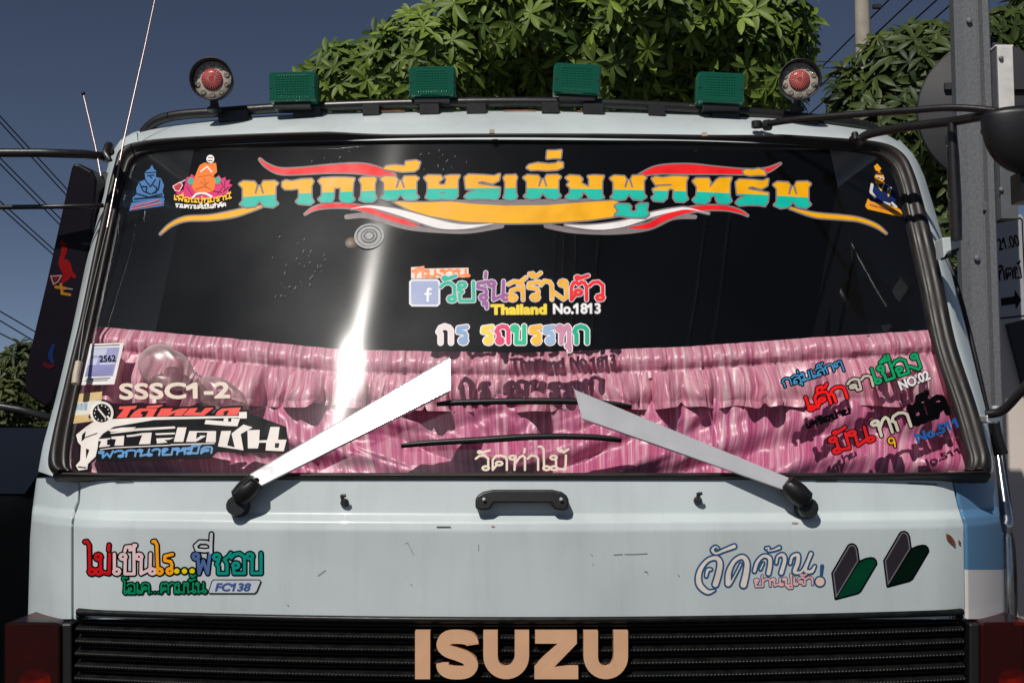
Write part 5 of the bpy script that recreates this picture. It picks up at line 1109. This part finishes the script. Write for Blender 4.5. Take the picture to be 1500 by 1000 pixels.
o = tp_.build('canvas_awning', None); tag(o, 'dark grey slanting canvas in front of the cream wall', 'awning')

# utility pole and overhead cables
up = MB(); c = at(1264, 60, 12.0); k = pxm(12.0); up.tube([(c[0], 12, 0), (c[0], 12, c[2] + 1.6)], [15 * k, 11 * k], M['concrete'], 8)
up.box((c[0] + 0.16, 11.9, at(1264, 14, 12.0)[2]), (0.10, 0.06, 0.05), M['cable'])
o = up.build('utility_pole', None); tag(o, 'pale concrete utility pole rising behind the trees', 'utility pole')
def cable(A_, B_, r_, label, grp, sag=0.25):
    a_, b_ = at(*A_), at(*B_); m_ = MB(); m_.tube([a_ * (1 - t) + b_ * t - np.array([0, 0, sag * 4 * t * (1 - t)]) for t in np.linspace(0, 1, 14)], r_, M['cable'], 6)
    o = m_.build('cable', None); tag(o, label, 'cable', grp)
ll = 'thin black overhead cable sloping down across the sky left of the truck'
for y0, x1, y1 in ((188, 100, 306), (197, 100, 316), (248, 90, 346), (257, 90, 356), (310, 80, 388), (318, 80, 396), (466, 60, 504), (480, 60, 519), (497, 60, 530)):
    sl_ = (y1 - y0) / x1; cable((-200, y0 - 200 * sl_, 14), (x1 + 300, y1 + 300 * sl_ * .85, 26), 0.011, ll, 'cables left of the truck', 0.0)
lr = 'black overhead cable slanting through the sky beside the concrete pole'
for x0, x1, y1 in ((1300, 1196, 105), (1334, 1198, 128), (1370, 1204, 150), (1398, 1228, 150), (1440, 1250, 160), (1490, 1300, 150)):
    sl_ = y1 / (x0 - x1); cable((x0 + 240, -240 * sl_, 9), (x1 - 60, y1 + 60 * sl_, 16), 0.012, lr, 'cables beside the concrete pole', 0.02)
def mirrored(px, py, h):
    p = on(np.array([px + .0]), np.array([py + .0]), glass)[0]; d = p - CAM; d /= np.linalg.norm(d)
    n = np.array([0.22 * (p[0] - XC), -1, 0.42]); n /= np.linalg.norm(n); r = d - 2 * d.dot(n) * n; return p + r * (h - p[2]) / r[2]
for i, (xa, xb) in enumerate(((815, 808), (828, 822), (845, 838), (878, 866), (1032, 1008), (1066, 1044))):
    a_, b_ = mirrored(xa, 350, 7.5), mirrored(xb, 515, 7.5); e = b_ - a_; m_ = MB(); m_.tube([a_ - e * .35, a_, (a_ + b_) / 2 + [0.0, 0, -.05], b_, b_ + e * .6], 0.022, M['cable'], 8)
    o = m_.build('cable', None); tag(o, 'black cable overhead that shows only as a dark line mirrored in the windshield', 'cable', 'cables mirrored in the windshield')
for y0 in (88, 97, 120): cable((1120, y0 - 2, 17), (1330, y0 + 3, 17), 0.008, 'thin level cable crossing between the two trees', 'level cables between the trees', 0.03)

# ================================================================== TREES
ST = np.array([0, .22, .5, .78, 1.0]); SWD = np.array([.12, .55, 1.0, .82, .06])
def leaves(n_w, sampler, Lm, nleaf, tones, rs, droop=0.5, up=0.5):
    V = []; F = []; Tn = []
    for _ in range(n_w):
        p, outw = sampler(rs); ax = outw * rs.uniform(.5, 1) + np.array([0, -.25, up]) + rs.normal(0, .25, 3); ax /= np.linalg.norm(ax)
        a_ = np.cross(ax, rs.normal(0, 1, 3)); a_ /= np.linalg.norm(a_); b_ = np.cross(ax, a_)
        n = rs.integers(nleaf[0], nleaf[1] + 1); t0 = rs.uniform(0, 6.3); tone = np.clip(rs.normal(tones, .22), 0, 1); Ls = Lm * rs.uniform(.75, 1.2)
        for q in range(n):
            t = t0 + q * 2 * math.pi / n + rs.normal(0, .12); rad = math.cos(t) * a_ + math.sin(t) * b_; sd_ = np.cross(ax, rad)
            L_ = Ls * rs.uniform(.8, 1.1); el = rs.uniform(-.1, .45); dr = droop * rs.uniform(.4, 1.4); W_2 = L_ * rs.uniform(.115, .155)
            o = len(V)
            for s_, w_ in zip(ST, SWD):
                ce = p + L_ * s_ * (rad * math.cos(el) + ax * math.sin(el)) - ax * dr * L_ * s_ * s_ * .7
                V.append(ce + sd_ * w_ * W_2 + ax * w_ * W_2 * .35); V.append(ce); V.append(ce - sd_ * w_ * W_2 + ax * w_ * W_2 * .35)
            tt = np.clip(tone + rs.normal(0, .1), 0, 1)
            for i in range(4):
                for j in range(2): F.append((o + 3 * i + j, o + 3 * i + j + 1, o + 3 * i + j + 4, o + 3 * i + j + 3))
            Tn += [tt] * 15
    return V, F, Tn
def crown(name, parent, blobs, n_w, Lm, nleaf, m, seed, tones=.5, droop=.5, up=.5, shell=.62):
    rs = np.random.default_rng(seed); B_ = [(np.array(c), np.array(r)) for c, r in blobs]; wts = np.array([r[0] * r[2] for c, r in B_]); wts /= wts.sum()
    def sampler(rs):
        c, r = B_[rs.choice(len(B_), p=wts)]; d = rs.normal(0, 1, 3); d /= np.linalg.norm(d)
        if d[1] > 0.35: d[1] *= -1
        q = rs.uniform(shell, 1.0) if rs.uniform() < .8 else rs.uniform(.2, 1.05); return c + d * r * q, d
    V, F, Tn = leaves(n_w, sampler, Lm, nleaf, tones, rs, droop, up)
    me = bpy.data.meshes.new(name); me.from_pydata([tuple(v) for v in V], [], F); me.materials.append(m)
    at_ = me.attributes.new('tone', 'FLOAT', 'POINT'); at_.data.foreach_set('value', np.array(Tn, float)); me.polygons.foreach_set('use_smooth', [True] * len(F))
    o = bpy.data.objects.new(name, me); COL.objects.link(o); o.parent = parent; o.location = -parent.location; return o
def blob(px, py, rx, ry, y, ryd):
    k = pxm(y); return (at(px, py, y), (rx * k, ryd, ry * k))
def trunk(parent, base, tops, r0, name='trunk'):
    t_ = MB(); fork = base + np.array([0, 0, 1.8]); t_.tube([base, base + [0.03, 0, .9], fork], [r0, r0 * .85, r0 * .75], M['bark'], 12)
    for tp in tops:
        tp = np.asarray(tp); mid = fork * .5 + tp * .5 + np.array([0, 0, .15]); t_.tube([fork, mid, tp], [r0 * .6, r0 * .35, r0 * .1], M['bark'], 8)
        for _ in range(5):
            e = tp + RNG.normal(0, .22, 3); t_.tube([mid * .4 + tp * .6, e], [r0 * .18, r0 * .05], M['bark'], 5)
    return t_.build(name, parent)
Y1 = 4.6
t1 = empty('broadleaf_tree', (0.3, 5.4, 0)); tag(t1, 'broad tree with whorled finger-like leaves behind the cab roof', 'tree')
bl = [blob(890, 70, 270, 210, 5.0, 1.0), blob(625, 125, 120, 95, Y1, .7), blob(525, 140, 92, 72, Y1, .5), blob(1085, 80, 112, 130, Y1, .6), blob(745, 40, 120, 110, Y1 - .1, .6), blob(960, 30, 140, 110, Y1 - .2, .6)]
crown('crown', t1, bl, 3300, 0.132, (6, 9), M['leaf'], 5, .5, .3, .3)
trunk(t1, np.array([0.3, 5.4, 0.0]), [b_[0] for b_ in bl], .16)
t2 = empty('broadleaf_tree', (2.6, 7.2, 0)); tag(t2, 'darker drooping broadleaf tree between the concrete pole and the steel post', 'tree')
bl = [blob(1335, 140, 105, 105, 6.6, .8), blob(1290, 230, 95, 90, 6.4, .7), blob(1370, 330, 70, 150, 6.6, .7), blob(1240, 160, 26, 60, 6.6, .4), blob(1440, 80, 60, 60, 7.0, .5)]
crown('crown', t2, bl, 1150, 0.18, (5, 8), M['leafdark'], 6, .45, .6, .2)
trunk(t2, np.array([2.6, 7.2, 0.0]), [b_[0] for b_ in bl], .13)
t3 = empty('broadleaf_tree', (4.4, 8.6, 0)); tag(t3, 'dark tree top showing right of the steel post above the round sign', 'tree')
bl = [blob(1490, 80, 60, 95, 8.2, .9), blob(1530, 20, 60, 70, 8.2, .7)]
crown('crown', t3, bl, 330, 0.2, (5, 7), M['leafdark'], 7, .25, .9, .25); trunk(t3, np.array([4.4, 8.6, 0.0]), [b_[0] for b_ in bl], .13)
t4 = empty('bushy_tree', (-9.6, 18.0, 0)); tag(t4, 'low bushy tree far off at the left behind the black car', 'tree')
bl = [blob(10, 600, 75, 75, 17, 1.2), blob(45, 545, 32, 50, 17, .7), blob(-40, 560, 60, 60, 17, 1), blob(60, 640, 50, 60, 17, .8)]
crown('crown', t4, bl, 1500, 0.22, (4, 6), M['leafbush'], 8, .5, .3, .6); trunk(t4, np.array([-9.6, 18.0, 0.0]), [b_[0] for b_ in bl[:3]], .15)

# ================================================================== BLACK CAR BESIDE THE TRUCK
car = empty('black_car', (-2.75, 2.6, 0)); tag(car, 'black car standing close along the left side of the truck', 'car')
cx0, cx1 = -3.65, -1.62
body = MB(); sec = [(0.6, 0.35, 1.05), (0.72, 0.30, 1.36), (1.5, 0.3, 1.44), (2.2, 0.3, 1.47), (4.9, 0.3, 1.47), (5.2, 0.35, 1.2)]
body.grid([[(cx0, y, z0), (cx0 - .02, y, (z0 + z1) / 2), (cx0 + .05, y, z1 - .06), (cx0 + .16, y, z1), (cx1 - .16, y, z1), (cx1 - .05, y, z1 - .06), (cx1 + .02, y, (z0 + z1) / 2), (cx1, y, z0)] for y, z0, z1 in sec], M['carpaint'], closed_u=True)
body.add([(cx0, .6, .35), (cx1, .6, .35), (cx1 - .05, .6, 1.05), (cx0 + .05, .6, 1.05)], [[0, 1, 2, 3]], M['carpaint'], False)
co = body.build('body', car)
gh = MB(); gh.grid([[(cx0 + .12, y0, 1.45), (cx0 + .3, y1, z1), (cx1 - .3, y1, z1), (cx1 - .12, y0, 1.45)] for y0, y1, z1 in ((1.7, 2.6, 1.70), (4.9, 4.5, 1.70))], M['carpaint'])
gh.build('roof', car)
ws = MB(); ws.add([(cx0 + .14, 1.68, 1.455), (cx1 - .14, 1.68, 1.455), (cx1 - .32, 2.58, 1.695), (cx0 + .32, 2.58, 1.695)], [[0, 1, 2, 3]], M['carglass'], False); ws.build('windscreen', car)
for y in (1.3, 4.3): wh = MB(); wh.lathe((cx1 + 0.01, y, .34), (1, 0, 0), [(-.2, .2), (-.2, .33), (-.18, .34), (0, .34), (0.02, .32), (.02, .2), (0, .18), (0, 0)], M['black'], 28); wh.build('wheel', car)
